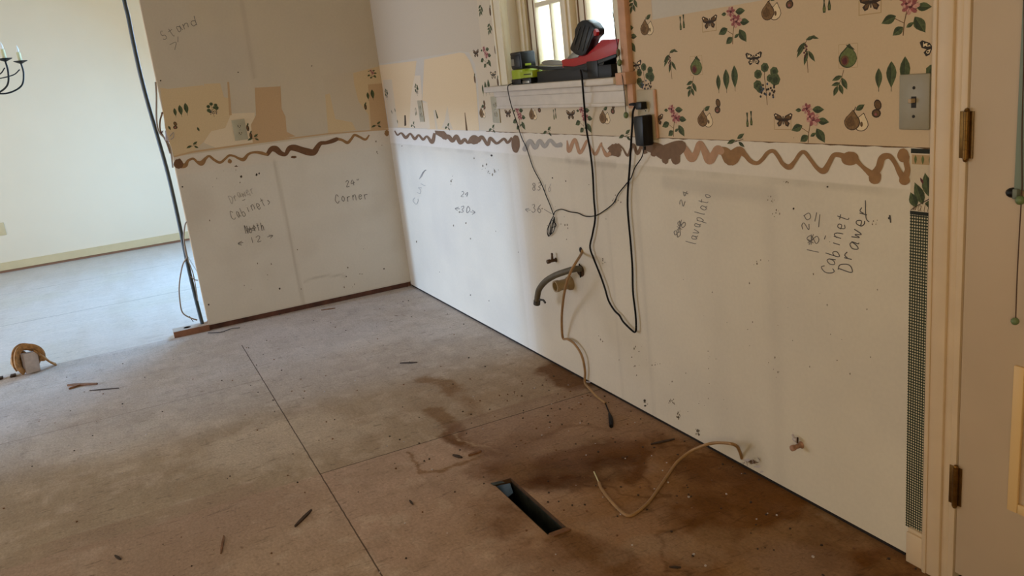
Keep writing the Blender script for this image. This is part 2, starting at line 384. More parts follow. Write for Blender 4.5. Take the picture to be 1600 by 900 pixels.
def floor_mat(name, rough, seams_x, seams_y, rn=0.1, bump=0.25, spec=0.12, noise=0.05, stretch=(1.0, 1.4, 1)):
    m = painted(name, rough, noise=noise, nscale=7, fine=0.12, fscale=90, bump=bump, spec=spec, stretch=stretch, rnoise=rn)
    nt = m.node_tree; b = nt.nodes['Principled BSDF']; src = b.inputs['Base Color'].links[0].from_socket
    tc = nt.nodes.new('ShaderNodeTexCoord'); sx = nt.nodes.new('ShaderNodeSeparateXYZ')
    nz = nt.nodes.new('ShaderNodeTexNoise'); nz.inputs['Scale'].default_value = 25
    ad = nt.nodes.new('ShaderNodeVectorMath'); ad.operation = 'MULTIPLY_ADD'; ad.inputs[1].default_value = (0.003,) * 3
    nt.links.new(tc.outputs['Object'], nz.inputs['Vector']); nt.links.new(nz.outputs['Color'], ad.inputs[0]); nt.links.new(tc.outputs['Object'], ad.inputs[2])
    nt.links.new(ad.outputs[0], sx.inputs[0])
    cur = None
    def math(op, a, bb=None, c=None):
        n = nt.nodes.new('ShaderNodeMath'); n.operation = op; n.use_clamp = False
        for i, q in enumerate((a, bb, c)):
            if q is None: continue
            if isinstance(q, (int, float)): n.inputs[i].default_value = q
            else: nt.links.new(q, n.inputs[i])
        return n.outputs[0]
    for ax, lst in ((0, seams_x), (1, seams_y)):
        for pos, w, lo, hi in lst:
            d = math('ABSOLUTE', math('SUBTRACT', sx.outputs[ax], pos + 0.0015))
            on = math('LESS_THAN', d, w)
            o = sx.outputs[1 - ax]; on = math('MULTIPLY', on, math('MULTIPLY', math('GREATER_THAN', o, lo), math('LESS_THAN', o, hi)))
            cur = on if cur is None else math('MAXIMUM', cur, on)
    # short dark flecks and pale fibres of the veneer
    for sc, st_, lo, hi, amt, dn in ((30, (2.2, .5, 1), .60, .70, -.30, 4), (55, (1, 1, 1), .62, .72, .16, 3), (120, (1.5, .7, 1), .58, .75, -.30, 2)):
        mp = nt.nodes.new('ShaderNodeMapping'); mp.inputs['Scale'].default_value = st_; nt.links.new(tc.outputs['Object'], mp.inputs[0])
        q = nt.nodes.new('ShaderNodeTexNoise'); q.inputs['Scale'].default_value = sc; q.inputs['Detail'].default_value = dn; q.inputs['Distortion'].default_value = 1.2
        nt.links.new(mp.outputs[0], q.inputs['Vector']); r = nt.nodes.new('ShaderNodeMapRange'); r.inputs[1].default_value = lo; r.inputs[2].default_value = hi; r.inputs[3].default_value = 1; r.inputs[4].default_value = 1 + amt
        nt.links.new(q.outputs['Fac'], r.inputs[0]); v = nt.nodes.new('ShaderNodeVectorMath'); v.operation = 'SCALE'; nt.links.new(src, v.inputs[0]); nt.links.new(r.outputs[0], v.inputs['Scale']); src = v.outputs[0]
    mx = nt.nodes.new('ShaderNodeMix'); mx.data_type = 'RGBA'; mx.inputs['B'].default_value = (*rgb(56, 40, 30), 1)
    fac = math('MULTIPLY', cur, 0.8); nt.links.new(fac, mx.inputs['Factor']); nt.links.new(src, mx.inputs['A']); nt.links.new(mx.outputs['Result'], b.inputs['Base Color'])
    return m
M_floor = floor_mat('kitchen_subfloor', 0.72, [(2.296, 0.0024, -1.142, 0), (1.13, 0.0014, -4, -1.142), (1.13, 0.0012, -4, -1.142)], [(-1.142, 0.0022, 0.47, 7)])
us = np.concatenate([np.arange(0, 1.3, 0.0125), np.arange(1.3, 4.2, 0.0065), np.arange(4.2, 4.7, .0125), np.arange(4.7, EAST + 0.01, 0.19), H[:2], [0, EAST]])
vs = np.concatenate([[0.14], np.arange(-3.0, -1.5, 0.0125), np.arange(-1.5, 0.001, 0.0065), np.arange(SOUTH, -3.0, 0.2), H[2:], [SOUTH, 0]])
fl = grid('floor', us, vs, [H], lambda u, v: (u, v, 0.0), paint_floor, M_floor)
def paint_dining(x, y):
    c = np.ones(x.shape + (3,)) * np.array(rgb(192, 182, 172))
    g = vnoise(x * 0.6, y * 3, 4, 15); c = mixc(c, rgb(172, 158, 144), 0.3 * np.clip((g - 0.45) * 4, 0, 1))
    g = vnoise(x, y, 3, 16); c = mixc(c, rgb(176, 168, 140), 0.25 * np.clip((g - 0.5) * 4, 0, 1))
    k = vnoise(x, y, 26, 11, 2); return mixc(c, rgb(90, 70, 60), 0.5 * np.clip((k - 0.92) * 14, 0, 1))
M_floor2 = floor_mat('dining_subfloor', 0.42, [(-1.30, 0.004, -4, 0.2), (-2.52, 0.003, -4, 0.2)], [(-1.142, 0.003, -3, -1.3)], rn=0.12, spec=0.6, noise=0.05, stretch=(3.0, 0.6, 1))
us = np.concatenate([np.arange(BACK, 0, 0.03), [0.0]]); vs = np.concatenate([[0.14], np.arange(-3.4, 0.001, 0.03), np.arange(SOUTH, -3.4, 0.2), [0]])
fl2 = grid('floor', us, vs, [], lambda u, v: (u, v, 0.0), paint_dining, M_floor2)

b = MB(); z0_, z1_ = -.018, -.0004
b.box((0, SOUTH, z0_), (H[0], .14, z1_), M_plywood).box((H[1], SOUTH, z0_), (EAST, .14, z1_), M_plywood).box((H[0], SOUTH, z0_), (H[1], H[2], z1_), M_plywood).box((H[0], H[3], z0_), (H[1], .14, z1_), M_plywood)
b.build('subfloor_sheet', fl)
# ---- window wall (y = 0): opening for the window
OX0, OX1, OZ0, OZ1 = 1.795, 2.625, 1.195, 2.06
DX0, DX1, DZ1 = 3.862, 4.70, 2.05
def w2(pts): return [(W(*p).x, W(*p).z) for p in pts]
def l2(pts): return [(L(*p).y, L(*p).z) for p in pts]
BARE = rgb(210, 202, 190); GREYB = rgb(196, 190, 180); PEACH = rgb(214, 184, 140)
def paint_window_wall(x, z):
    c = np.ones(x.shape + (3,)) * np.array(rgb(215, 204, 184))
    n = vnoise(x, z, 3, 21); c = mixc(c, rgb(202, 192, 176), 0.5 * np.clip((n - 0.4) * 3, 0, 1))
    up = (z > 1.0149).astype(float); c = mixc(c, rgb(200, 191, 176), up)
    # taped joints, faint vertical bands
    for x0, w, a in ((1.70, 0.05, 0.2), (2.66, 0.012, 0.4), (2.46, 0.008, 0.35), (3.29, 0.03, 0.22), (2.22, 0.02, 0.15), (3.05, 0.05, 0.12)):
        c = mixc(c, rgb(188, 178, 162), a * np.exp(-((x - x0 + 0.05 * (z - 0.5) * 0.3) / w) ** 2) * (z < 0.93) * (0.6 + 0.8 * vnoise(x, z, 5, 23)))
    c = mixc(c, rgb(222, 214, 200), 0.5 * seg_mask(x, z, [(1.72, 0), (1.72, 0.9)], 0.03, 0.02))
    # strip where the splash board sat, dirty line of the old counter edge
    c = mixc(c, rgb(224, 214, 200), 0.6 * ((z < 1.0149) & (z > 0.92)))
    nz = vnoise(x, z * 0.2, 9, 24)
    c = mixc(c, rgb(150, 138, 120), 0.75 * np.exp(-((z - 0.916) / 0.0035) ** 2) * np.clip((nz - 0.42) * 4, 0, 1))
    c = mixc(c, rgb(176, 164, 146), 0.6 * seg_mask(x, z, w2([(885, 250), (925, 255), (960, 258)]), 0.006, 0.012) * np.clip((vnoise(x, z, 20, 29) - .3) * 3, 0, 1))
    c = mixc(c, rgb(190, 180, 164), 0.5 * seg_mask(x, z, w2([(1040, 285), (1115, 296), (1205, 305)]), 0.012, 0.02))
    # smudges and mould spots
    # dirt under the old sink pipes, towards the floor
    c = mixc(c, rgb(190, 176, 150), 0.5 * seg_mask(x, z, w2([(915, 430), (960, 520), (1000, 560)]), 0.04, 0.08) * vnoise(x, z, 8, 28))
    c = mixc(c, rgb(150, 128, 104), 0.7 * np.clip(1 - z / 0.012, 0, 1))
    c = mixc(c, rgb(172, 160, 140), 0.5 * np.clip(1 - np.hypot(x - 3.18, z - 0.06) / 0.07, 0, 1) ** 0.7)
    return c
M_ww = painted('window_wall_drywall', 0.75, noise=0.025, nscale=5, fine=0.02, fscale=90, bump=0.12)
us = np.concatenate([np.arange(0, 3.86, 0.0125), [OX0, OX1, DX0, DX1, EAST, 5.5]]); vs = np.concatenate([np.arange(0.012, 1.42, 0.0125), np.arange(1.42, CEIL, 0.08), [0.012, 0.92, 1.0148, 1.0152, OZ0, OZ1, DZ1, CEIL]])
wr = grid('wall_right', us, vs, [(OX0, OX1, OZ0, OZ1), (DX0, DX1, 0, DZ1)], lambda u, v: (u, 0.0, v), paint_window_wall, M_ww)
# thickness behind, and the dark gap at the foot of the sheet
b = MB(); T = 0.14
b.box((-0.1, 0.013, 0), (OX0, T, CEIL), M_wall).box((OX1, 0.013, 0), (DX0 - 0.0, T, CEIL), M_wall).box((OX0, 0.013, 0), (OX1, T, OZ0), M_wall).box((OX0, 0.013, OZ1), (OX1, T, CEIL), M_wall)
b.box((DX0, 0.013, DZ1), (DX1, T, CEIL), M_wall).box((DX1, 0.013, 0), (EAST, T, CEIL), M_wall)
b.build('wall_core', wr)
b = MB(); b.box((0, 0.004, 0), (3.72, 0.0129, 0.03), M_dark); b.build('bottom_gap', wr)
# ---- partition (x = 0), from y = -1.255 to 0
PL = -1.255
def paint_partition(y, z):
    c = np.ones(y.shape + (3,)) * np.array(rgb(212, 205, 194))
    c = mixc(c, rgb(198, 183, 158), 0.85 * (z > 1.0149))
    n = vnoise(y, z, 3, 31); c = mixc(c, rgb(194, 184, 170), 0.5 * np.clip((n - 0.4) * 3, 0, 1))
    c = mixc(c, rgb(184, 174, 160), 0.8 * np.exp(-((y + 0.705 + 0.02 * (z - 0.4)) / 0.008) ** 2) * (z < 0.93))
    c = mixc(c, rgb(176, 160, 140), 0.5 * np.exp(-((y + 0.74 - 0.02 * (z - 1.5)) / 0.012) ** 2) * (z > 1.38))
    c = mixc(c, rgb(216, 204, 190), 0.5 * ((z < 1.0149) & (z > 0.915)))
    c = mixc(c, rgb(160, 150, 136), 0.45 * seg_mask(y, z, l2([(475, 440), (500, 432), (535, 430), (540, 433)]), 0.001, 0.008))
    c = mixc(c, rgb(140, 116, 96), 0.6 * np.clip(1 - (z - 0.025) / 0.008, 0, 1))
    return c
M_pw = painted('partition_drywall', 0.75, noise=0.025, nscale=5, fine=0.02, fscale=90, bump=0.12)
us = np.concatenate([np.arange(PL, 0.001, 0.0125), [0.0]]); vs = np.concatenate([np.arange(0.03, 1.42, 0.0125), np.arange(1.42, CEIL, 0.06), [1.0148, 1.0152, CEIL]])
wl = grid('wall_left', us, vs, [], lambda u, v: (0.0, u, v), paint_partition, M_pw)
b = MB(); b.box((-0.0005, PL, 0.03), (-0.0125, 0, CEIL), mat('gypsum_core', rgb(186, 172, 150), 0.9)); b.build('gypsum_edge', wl)
b = MB(); b.box((-0.103, PL + 0.002, 0.0), (-0.115, 0, CEIL), M_cream); b.build('back_sheet', wl)
b = MB(); b.box((-0.0127, PL + 0.012, 0.038), (-0.1028, PL + 0.05, CEIL), mat('end_stud', rgb(196, 160, 118), 0.8, noise=0.1, nscale=20)); b.build('end_stud', wl)
b = MB()
for k in range(3): b.box((-0.0127, -0.82 + 0.4 * k, 0.038), (-0.1028, -0.78 + 0.4 * k, CEIL), M_plywood)
b.build('stud', wl)
# bottom plate, running on past the end of the sheet, with the bored hole the conduit goes through
def plate():
    b = MB(); y0, y1, x0, x1, z = -1.452, 0.0, -0.078, 0.012, 0.036; hy, hx, r = -1.372, -0.038, 0.021
    n = 20; ring = [(hx + r * cos(2 * pi * k / n), hy + r * sin(2 * pi * k / n)) for k in range(n)]
    ya, yb = hy - 0.045, hy + 0.045; sq = []
    for k in range(n):
        a = 2 * pi * k / n; c_, s_ = cos(a), sin(a); t = 1e9
        if c_ > 1e-6: t = min(t, (x1 - hx) / c_)
        if c_ < -1e-6: t = min(t, (x0 - hx) / c_)
        if s_ > 1e-6: t = min(t, 0.045 / s_)
        if s_ < -1e-6: t = min(t, -0.045 / s_)
        sq.append((hx + c_ * t, hy + s_ * t))
    vs = [(p[0], p[1], z) for p in ring] + [(p[0], p[1], z) for p in sq] + [(p[0], p[1], 0.003) for p in ring]
    fs = [(k, (k + 1) % n, n + (k + 1) % n, n + k) for k in range(n)]
    b.add(vs, fs, M_lumtop)
    for cx, cy in ((x0, ya), (x1, ya), (x1, yb), (x0, yb)):
        q = sorted(range(n), key=lambda k: (sq[k][0] - cx) ** 2 + (sq[k][1] - cy) ** 2)[:2]
        b.add([(sq[q[0]][0], sq[q[0]][1], z), (sq[q[1]][0], sq[q[1]][1], z), (cx, cy, z)], [(0, 1, 2)], M_lumtop)
    b.add(vs, [(k, 2 * n + k, 2 * n + (k + 1) % n, (k + 1) % n) for k in range(n)] + [tuple(2 * n + k for k in range(n))], M_dark)
    b.add([(x0, y0, z), (x1, y0, z), (x1, ya, z), (x0, ya, z)], [(0, 1, 2, 3)], M_lumtop)
    b.add([(x0, yb, z), (x1, yb, z), (x1, PL, z), (x0, PL, z)], [(0, 1, 2, 3)], M_lumtop)
    b.add([(x0, y0, 0), (x1, y0, 0), (x1, y0, z), (x0, y0, z)], [(0, 1, 2, 3)], M_lumtop)
    b.add([(x1, y0, 0), (x1, PL, 0), (x1, PL, z), (x1, y0, z), (x0, y0, 0), (x0, PL, 0), (x0, PL, z), (x0, y0, z)], [(0, 1, 2, 3), (4, 5, 6, 7)], M_plywood)
    b.box((-0.0127, PL, 0), (-0.1, 0, 0.036), M_plywood)
    return b.build('bottom_plate', wl, fix=False)
pl = plate(); pl['label'] = 'reddish lumber plate sticking out with a bored hole'
b = MB(); b.box((-0.012, PL, 0), (-0.004, -0.02, 0.032), mat('red_brown_gap', rgb(84, 52, 40), 0.9, noise=0.5, nscale=12)); b.build('bottom_gap', wl)

# ---- the other walls, ceiling
def swall(name, lo, hi, m):
    return MB().box(lo, hi, m).build(name, kind='structure')
o = swall('wall_back', (BACK - 0.12, SOUTH, 0), (BACK, 0.14, CEIL), M_cream)
b = MB(); b.box((-0.1, 0, 0), (-0.9, 0.12, CEIL), M_cream).box((-0.9, 0, 0), (-2.6, 0.12, 0.85), M_cream).box((-0.9, 0, 2.15), (-2.6, 0.12, CEIL), M_cream).box((-2.6, 0, 0), (BACK, 0.12, CEIL), M_cream)
b.build('wall_dining', kind='structure').name = 'wall_north'
b = MB(); PX0, PX1, PZ = -3.1, 1.28, 2.06
b.box((BACK, SOUTH, 0), (PX0, SOUTH - 0.12, CEIL), M_cream).box((PX1, SOUTH, 0), (EAST, SOUTH - 0.12, CEIL), M_wall).box((PX0, SOUTH, PZ), (PX1, SOUTH - 0.12, CEIL), M_cream)
b.build('wall_south', kind='structure')
swall('wall_east', (EAST, SOUTH, 0), (EAST + 0.12, 0.14, CEIL), M_wall)
swall('ceiling', (BACK - 0.12, SOUTH - 0.12, CEIL), (EAST + 0.12, 0.14, CEIL + 0.1), M_ceil)
b = MB(); b.box((BACK, SOUTH, 0.022), (BACK + 0.014, 0, 0.082), M_base).box((BACK, SOUTH, 0.082), (BACK + 0.008, 0, 0.092), M_base)
bb = b.build('baseboard_back', kind='structure')
MB().box((BACK, SOUTH, 0.001), (BACK + 0.006, 0, 0.022), mat('unpainted_strip', rgb(136, 96, 70), 0.8)).build('bottom_gap', bb)

# ---- wallpaper: printed sheets and torn backing as thin layers on the two walls
PM = {k: mat('print_' + k, rgb(*v), 0.8, noise=nz, nscale=160) for k, v, nz in (
    ('paper', (204, 180, 148), 0.02), ('paper_pale', (206, 190, 164), 0.02), ('peach', (218, 193, 154), 0.03), ('tan', (190, 158, 120), 0.04), ('peach_light', (218, 200, 172), 0.03), ('bare', (198, 184, 162), 0.03), ('peach_dull', (206, 182, 144), 0.04),
    ('green', (76, 86, 52), 0.35), ('dgreen', (54, 62, 36), 0.35), ('lgreen', (100, 110, 62), 0.25), ('brown', (104, 76, 44), 0.3), ('dbrown', (58, 42, 28), 0.25),
    ('pear', (124, 94, 58), 0.3), ('cream', (226, 204, 166), 0.06), ('pink', (150, 84, 84), 0.3), ('lpink', (196, 148, 134), 0.2), ('maroon', (92, 40, 44), 0.3), ('blue', (62, 70, 88), 0.35), ('square', (178, 150, 110), 0.03), ('ink', (46, 38, 30), 0.1), ('lime', (98, 104, 54), 0.25))}
class Print:
    """flat printed shapes in wall coordinates; each later shape lies a hair above the one before"""
    def __init__(s, wall, base=0.0006): s.b = MB(); s.wall = wall; s.n = 0; s.base = base; s.cu = None; s.sx = 1.0
    def P(s, u, v, off): return (u, -off, v) if s.wall == 'W' else (off, u, v)
    def poly(s, pts, m, off=None):
        if off is None: off = s.base + 0.000015 * s.n; s.n = (s.n + 1) % 60
        if s.cu is not None: pts = [(s.cu + (u - s.cu) * s.sx, v) for u, v in pts]
        s.b.add([s.P(u, v, off) for u, v in pts], [tuple(range(len(pts)))], PM[m] if isinstance(m, str) else m)
    def pxpoly(s, pts, m, off): s.poly((w2 if s.wall == 'W' else l2)(pts), m, off)
def leaf(pr, u, v, ln, wd, ang, m='green', vein=True, curve=0.15):
    a = radians(ang); ca, sa = cos(a), sin(a); pts = []
    prof = [(0, 0), (.1, .38), (.25, .8), (.42, 1), (.6, .88), (.78, .52), (.92, .16), (1, 0)]
    for t, w in prof: pts.append((t * ln, w * wd / 2 + curve * ln * t * t * 0.3))
    for t, w in prof[-2:0:-1]: pts.append((t * ln, -w * wd / 2 + curve * ln * t * t * 0.3))
    pr.poly([(u + x * ca - y * sa, v + x * sa + y * ca) for x, y in pts], m)
    if vein:
        pr.poly([(u + x * ca - y * sa, v + x * sa + y * ca) for x, y in ((0, 0.0003), (ln * .9, 0.0002 + curve * ln * .24), (ln * .9, -0.0002 + curve * ln * .24), (0, -0.0003))], 'lgreen' if m != 'lgreen' else 'dgreen')
        x2 = [(x, y) for x, y in pts[:8]] + [(ln * .5, curve * ln * .07)]
        if ln > 0.014: pr.poly([(u + x * ca - y * sa, v + x * sa + y * ca) for x, y in [(0, 0), (.3 * ln, -.7 * wd / 2), (.55 * ln, -.85 * wd / 2 + curve * ln * .09), (.9 * ln, -.1 * wd / 2 + curve * ln * .24), (.5 * ln, curve * ln * .075)]], 'dgreen' if m == 'green' else m)
def stroke(pr, pts, w, m):
    for (a, b), (c, d) in zip(pts[:-1], pts[1:]):
        dx, dy = c - a, d - b; l = sqrt(dx * dx + dy * dy) + 1e-9; nx, ny = -dy / l * w / 2, dx / l * w / 2
        pr.poly([(a + nx, b + ny), (c + nx, d + ny), (c - nx, d - ny), (a - nx, b - ny)], m)
def disc(pr, u, v, rx, ry, m, n=12, rot=0):
    ca, sa = cos(rot), sin(rot)
    pr.poly([(u + rx * cos(2 * pi * k / n) * ca - ry * sin(2 * pi * k / n) * sa, v + rx * cos(2 * pi * k / n) * sa + ry * sin(2 * pi * k / n) * ca) for k in range(n)], m)
def pearshape(u, v, s, tilt=0):
    pts = []
    for k in range(20):
        a = 2 * pi * k / 20; r = 0.5 - 0.0; y = -cos(a); x = sin(a)
        w = 0.42 * (1 - 0.42 * max(0, y)) if y > -.2 else 0.42
        yy = y * (0.46 if y < 0 else 0.62); xx = x * w * (1 if y < .3 else (1 - (y - .3) * .75))
        pts.append((xx, yy))
    c, n = cos(tilt), sin(tilt)
    return [(u + s * (x * c - y * n), v + s * (x * n + y * c)) for x, y in pts]
def m_pear(pr, u, v, cut=False):
    pr.poly(pearshape(u + .011, v - .004, .040, -.25), 'dbrown'); pr.poly(pearshape(u + .011, v - .004, .036, -.25), 'cream'); disc(pr, u + .012, v - .006, .003, .006, 'brown')
    pr.poly(pearshape(u - .009, v, .044, -.1), 'dbrown'); pr.poly(pearshape(u - .0095, v, .040, -.1), 'pear'); pr.poly(pearshape(u - .013, v - .001, .024, -.1), 'brown')
    stroke(pr, [(u - .005, v + .022), (u - .001, v + .034)], .0018, 'dbrown'); leaf(pr, u - .001, v + .026, .024, .013, 30)
def m_sidefly(pr, u, v):
    disc(pr, u + .001, v + .009, .008, .012, 'dbrown', rot=.2); disc(pr, u + .001, v + .009, .006, .009, 'brown', rot=.2); disc(pr, u - .002, v - .010, .010, .010, 'dbrown'); disc(pr, u - .002, v - .010, .007, .007, 'brown'); disc(pr, u - .003, v - .012, .003, .003, 'pink')
def wings(pr, u, v, s, m1, m2):
    for g in (-1, 1):
        pr.poly([(u, v), (u + g * .006 * s, v + .010 * s), (u + g * .021 * s, v + .017 * s), (u + g * .026 * s, v + .013 * s), (u + g * .022 * s, v + .001 * s), (u + g * .010 * s, v - .004 * s)], m1)
        pr.poly([(u, v + .001 * s), (u + g * .012 * s, v - .003 * s), (u + g * .018 * s, v - .009 * s), (u + g * .013 * s, v - .018 * s), (u + g * .006 * s, v - .015 * s)], m1)
        pr.poly([(u + g * .004 * s, v + .003 * s), (u + g * .010 * s, v + .009 * s), (u + g * .019 * s, v + .013 * s), (u + g * .019 * s, v + .003 * s)], m2)
        pr.poly([(u + g * .004 * s, v - .003 * s), (u + g * .012 * s, v - .006 * s), (u + g * .013 * s, v - .013 * s), (u + g * .007 * s, v - .012 * s)], m2)
    stroke(pr, [(u, v - .012 * s), (u, v + .009 * s)], .0028 * s, 'ink')
def m_fly(pr, u, v, sq=True):
    if sq: pr.poly([(u - .026, v - .026), (u + .022, v - .026), (u + .022, v + .006), (u - .026, v + .006)], 'square'); pr.poly([(u - .024, v - .024), (u + .020, v - .024), (u + .020, v + .006), (u - .024, v + .006)], 'paper')
    wings(pr, u, v, 1.0, 'dbrown', 'brown')
    for g in (-1, 1): disc(pr, u + g * .020, v + .011, .0022, .0022, 'cream'); 
def m_spotfly(pr, u, v):
    wings(pr, u, v, .95, 'ink', 'cream')
    for g in (-1, 1):
        for a, c in ((.009, .006), (.015, .010), (.014, .003), (.009, -.008), (.012, -.012)): disc(pr, u + g * a, v + c, .0018, .0018, 'ink')
def m_buds(pr, u, v):
    for dx, dy in ((-.006, -.002), (.006, .002)):
        pr.poly([(u + dx - .003, v + dy + .021), (u + dx + .003, v + dy + .021), (u + dx + .0012, v + dy + .006), (u + dx + .0038, v + dy - .008), (u + dx + .003, v + dy - .017), (u + dx - .003, v + dy - .017), (u + dx - .0038, v + dy - .008), (u + dx - .0012, v + dy + .006)], 'dgreen')
        disc(pr, u + dx, v + dy - .009, .0022, .006, 'lime')
def m_leaves(pr, u, v, n=3):
    for dx, dy, ln, wd in ((-.026, -.008, .046, .015), (0, -.001, .058, .021), (.027, .005, .062, .021))[:n]:
        leaf(pr, u + dx, v + dy + ln / 2, ln, wd, -90, 'green', curve=0); stroke(pr, [(u + dx, v + dy - ln * .42), (u + dx, v + dy - ln * .62)], .0014, 'dgreen')
def flower(pr, u, v, s):
    for k in range(7):
        a = k * 2 * pi / 7 + u * 50; disc(pr, u + .006 * s * cos(a), v + .006 * s * sin(a), .0062 * s, .0034 * s, 'lpink' if k % 2 else 'pink', 8, a)
    disc(pr, u, v, .003 * s, .003 * s, 'maroon', 8)
    for k in range(5): a = k * 1.3 + .4; stroke(pr, [(u, v), (u + .011 * s * cos(a), v + .011 * s * sin(a))], .0008, 'maroon')
def m_peony(pr, u, v, s=1.0, low=False):
    S = lambda x: x * s
    stroke(pr, [(u - S(.004), v - S(.046)), (u - S(.002), v - S(.02)), (u + S(.004), v + S(.01)), (u - S(.002), v + S(.034))], .002, 'brown')
    stroke(pr, [(u - S(.003), v - S(.02)), (u - S(.022), v - S(.008))], .0015, 'brown'); stroke(pr, [(u, v - S(.004)), (u + S(.022), v + S(.006))], .0015, 'brown')
    leaf(pr, u - S(.018), v - S(.004), S(.032), S(.020), 200); leaf(pr, u + S(.018), v - S(.010), S(.040), S(.022), -62); leaf(pr, u - S(.004), v - S(.028), S(.026), S(.018), 215)
    leaf(pr, u + S(.002), v - S(.030), S(.018), S(.009), 30); leaf(pr, u + S(.020), v + S(.010), S(.030), S(.018), -12); leaf(pr, u + S(.008), v + S(.036), S(.030), S(.018), -4); leaf(pr, u - S(.02), v + S(.034), S(.016), S(.010), 175)
    flower(pr, u - S(.006), v + S(.038), 1.15 * s); flower(pr, u + S(.010), v + S(.012), 1.5 * s); flower(pr, u + S(.002), v + S(.018), .9 * s)
def m_olive(pr, u, v):
    stroke(pr, [(u + .002, v - .048), (u, v - .010), (u - .004, v + .022), (u + .006, v + .036), (u + .020, v + .038)], .0016, 'brown')
    leaf(pr, u - .004, v + .024, .042, .011, 235, 'green'); leaf(pr, u + .002, v + .004, .036, .010, 252, 'green'); leaf(pr, u + .004, v + .004, .032, .010, -62, 'green')
    leaf(pr, u - .002, v + .030, .026, .009, 12, 'green'); leaf(pr, u + .010, v + .036, .022, .006, -20, 'dgreen'); leaf(pr, u - .006, v + .024, .03, .008, 225, 'dgreen')
    for k in range(9): disc(pr, u - .003 + .004 * sin(k * 2.3), v + .018 - k * .0036, .0026, .0026, 'maroon' if k % 2 else 'dbrown', 8)
def m_greenpear(pr, u, v):
    pr.poly([(u - .021, v - .026), (u + .022, v - .026), (u + .022, v + .028), (u - .021, v + .028)], 'square'); pr.poly([(u - .020, v - .025), (u + .021, v - .025), (u + .021, v + .027), (u - .020, v + .027)], 'paper')
    pr.poly(pearshape(u, v - .003, .050, -.12), 'dgreen'); pr.poly(pearshape(u + .001, v - .003, .045, -.12), 'lgreen'); disc(pr, u - .007, v - .009, .010, .012, 'brown'); disc(pr, u - .007, v - .010, .006, .008, 'maroon')
    leaf(pr, u - .004, v + .026, .024, .006, -35, 'dgreen', False)
def m_sprig(pr, u, v):
    stroke(pr, [(u + .016, v + .030), (u + .010, v + .008), (u, v - .010)], .0015, 'brown')
    for x, y, a, l in ((.012, .016, 200, .026), (.012, .012, -70, .030), (.008, .000, 190, .022), (.006, -.002, -75, .026), (.002, -.006, 245, .026)): leaf(pr, u + x, v + y, l, l * .42, a, 'green')
def m_berry(pr, u, v, s=1.0):
    S = lambda x: x * s
    stroke(pr, [(u + S(.002), v - S(.056)), (u, v - S(.02)), (u - S(.004), v + S(.02)), (u, v + S(.04))], .0018, 'brown')
    for x, y, r in ((-.022, .024, .012), (-.002, .040, .012), (.024, .028, .012), (.026, .008, .015), (-.024, -.004, .013), (-.018, -.014, .010), (.012, .012, .010)):
        disc(pr, u + S(x), v + S(y), S(r), S(r * 1.05), 'green', 7); disc(pr, u + S(x) + .001, v + S(y) - .001, S(r * .55), S(r * .6), 'dgreen', 5)
    for k in range(22):
        disc(pr, u + S(.004 + .020 * sin(k * 1.9)), v - S(.006 + k * .0013) + S(.004 * cos(k * 3.1)), S(.0030), S(.0034), ('blue', 'ink', 'dbrown')[k % 3], 7)
def m_oliveL(pr, u, v): leaf(pr, u - .01, v, .03, .012, 200); leaf(pr, u - .004, v + .004, .028, .012, 30); leaf(pr, u, v - .004, .024, .01, -40, 'dgreen'); stroke(pr, [(u - .02, v - .008), (u + .016, v + .004)], .0016, 'dbrown')
def m_bit(pr, u, v): leaf(pr, u, v + .012, .026, .010, -80, 'dgreen')
def m_pod(pr, u, v): disc(pr, u, v, .007, .018, 'dbrown'); disc(pr, u - .001, v, .004, .012, 'brown'); leaf(pr, u, v + .014, .016, .008, 60)

pw = Print('W'); PT = CEIL - 0.01
# printed sheets: under the line of the old wall cabinets, up the sides of the window, over it
xa = W(752, 78).x; xb = W(1019, 20).x
for k, (u0, u1, v0, v1) in enumerate(((1.50, OX0 - .02, 1.0150, PT), (OX0 - .02, OX1 + .02, 1.0150, OZ0), (OX0 - .02, OX1 + .02, OZ1, PT), (OX1 + .02, xb, 1.0150, PT), (xb, 3.79, 1.0150, 1.3735))):
    pw.poly([(u0, v0), (u1, v0), (u1, v1), (u0, v1)], 'paper' if u0 > 2 else 'paper_pale', 0.0005)
pw.pxpoly([(745, 0), (753, 78), (745, 84), (720, 80), (600, 99), (560, 99), (560, 0)], 'bare', 0.00052)
# thin shadow edges of the torn sheet foot
pe = [(x, 1.0150 + random.uniform(-.0022, .0015)) for x in np.linspace(1.47, 3.785, 90)]
pw.poly(pe + [(3.785, 1.0166), (1.47, 1.0166)], 'brown', 0.00058)
pw.pxpoly([(754, 76), (745, 78), (733, 82), (742, 100), (747, 130), (750, 203), (770, 205), (770, 76)], 'paper_pale', 0.00053)
pw.pxpoly([(592, 102), (651, 95), (648, 120), (643, 150), (648, 200), (609, 199)], 'peach', 0.00050)
pw.pxpoly([(648, 118), (657, 118), (660, 160), (668, 160), (672, 201), (640, 200), (642, 150)], 'peach_light', 0.00053)
pw.pxpoly([(598, 125), (612, 124), (622, 198), (609, 199)], 'paper_pale', 0.00054)
pw.pxpoly([(663, 93), (718, 82), (726, 83), (735, 96), (743, 120), (749, 204), (668, 202), (668, 160), (660, 157)], 'peach', 0.00052)
pw.pxpoly([(690, 200), (695, 188), (699, 165), (703, 190), (708, 202)], 'paper_pale', 0.00056)
pw.pxpoly([(677, 172), (680, 172), (684, 202), (681, 202)], 'paper_pale', 0.00056)
pw.pxpoly([(726, 176), (727, 176), (731, 204), (728, 204)], 'brown', 0.00056)
pw.pxpoly([(632, 180), (634, 180), (635, 196), (632, 197)], 'dbrown', 0.00056)
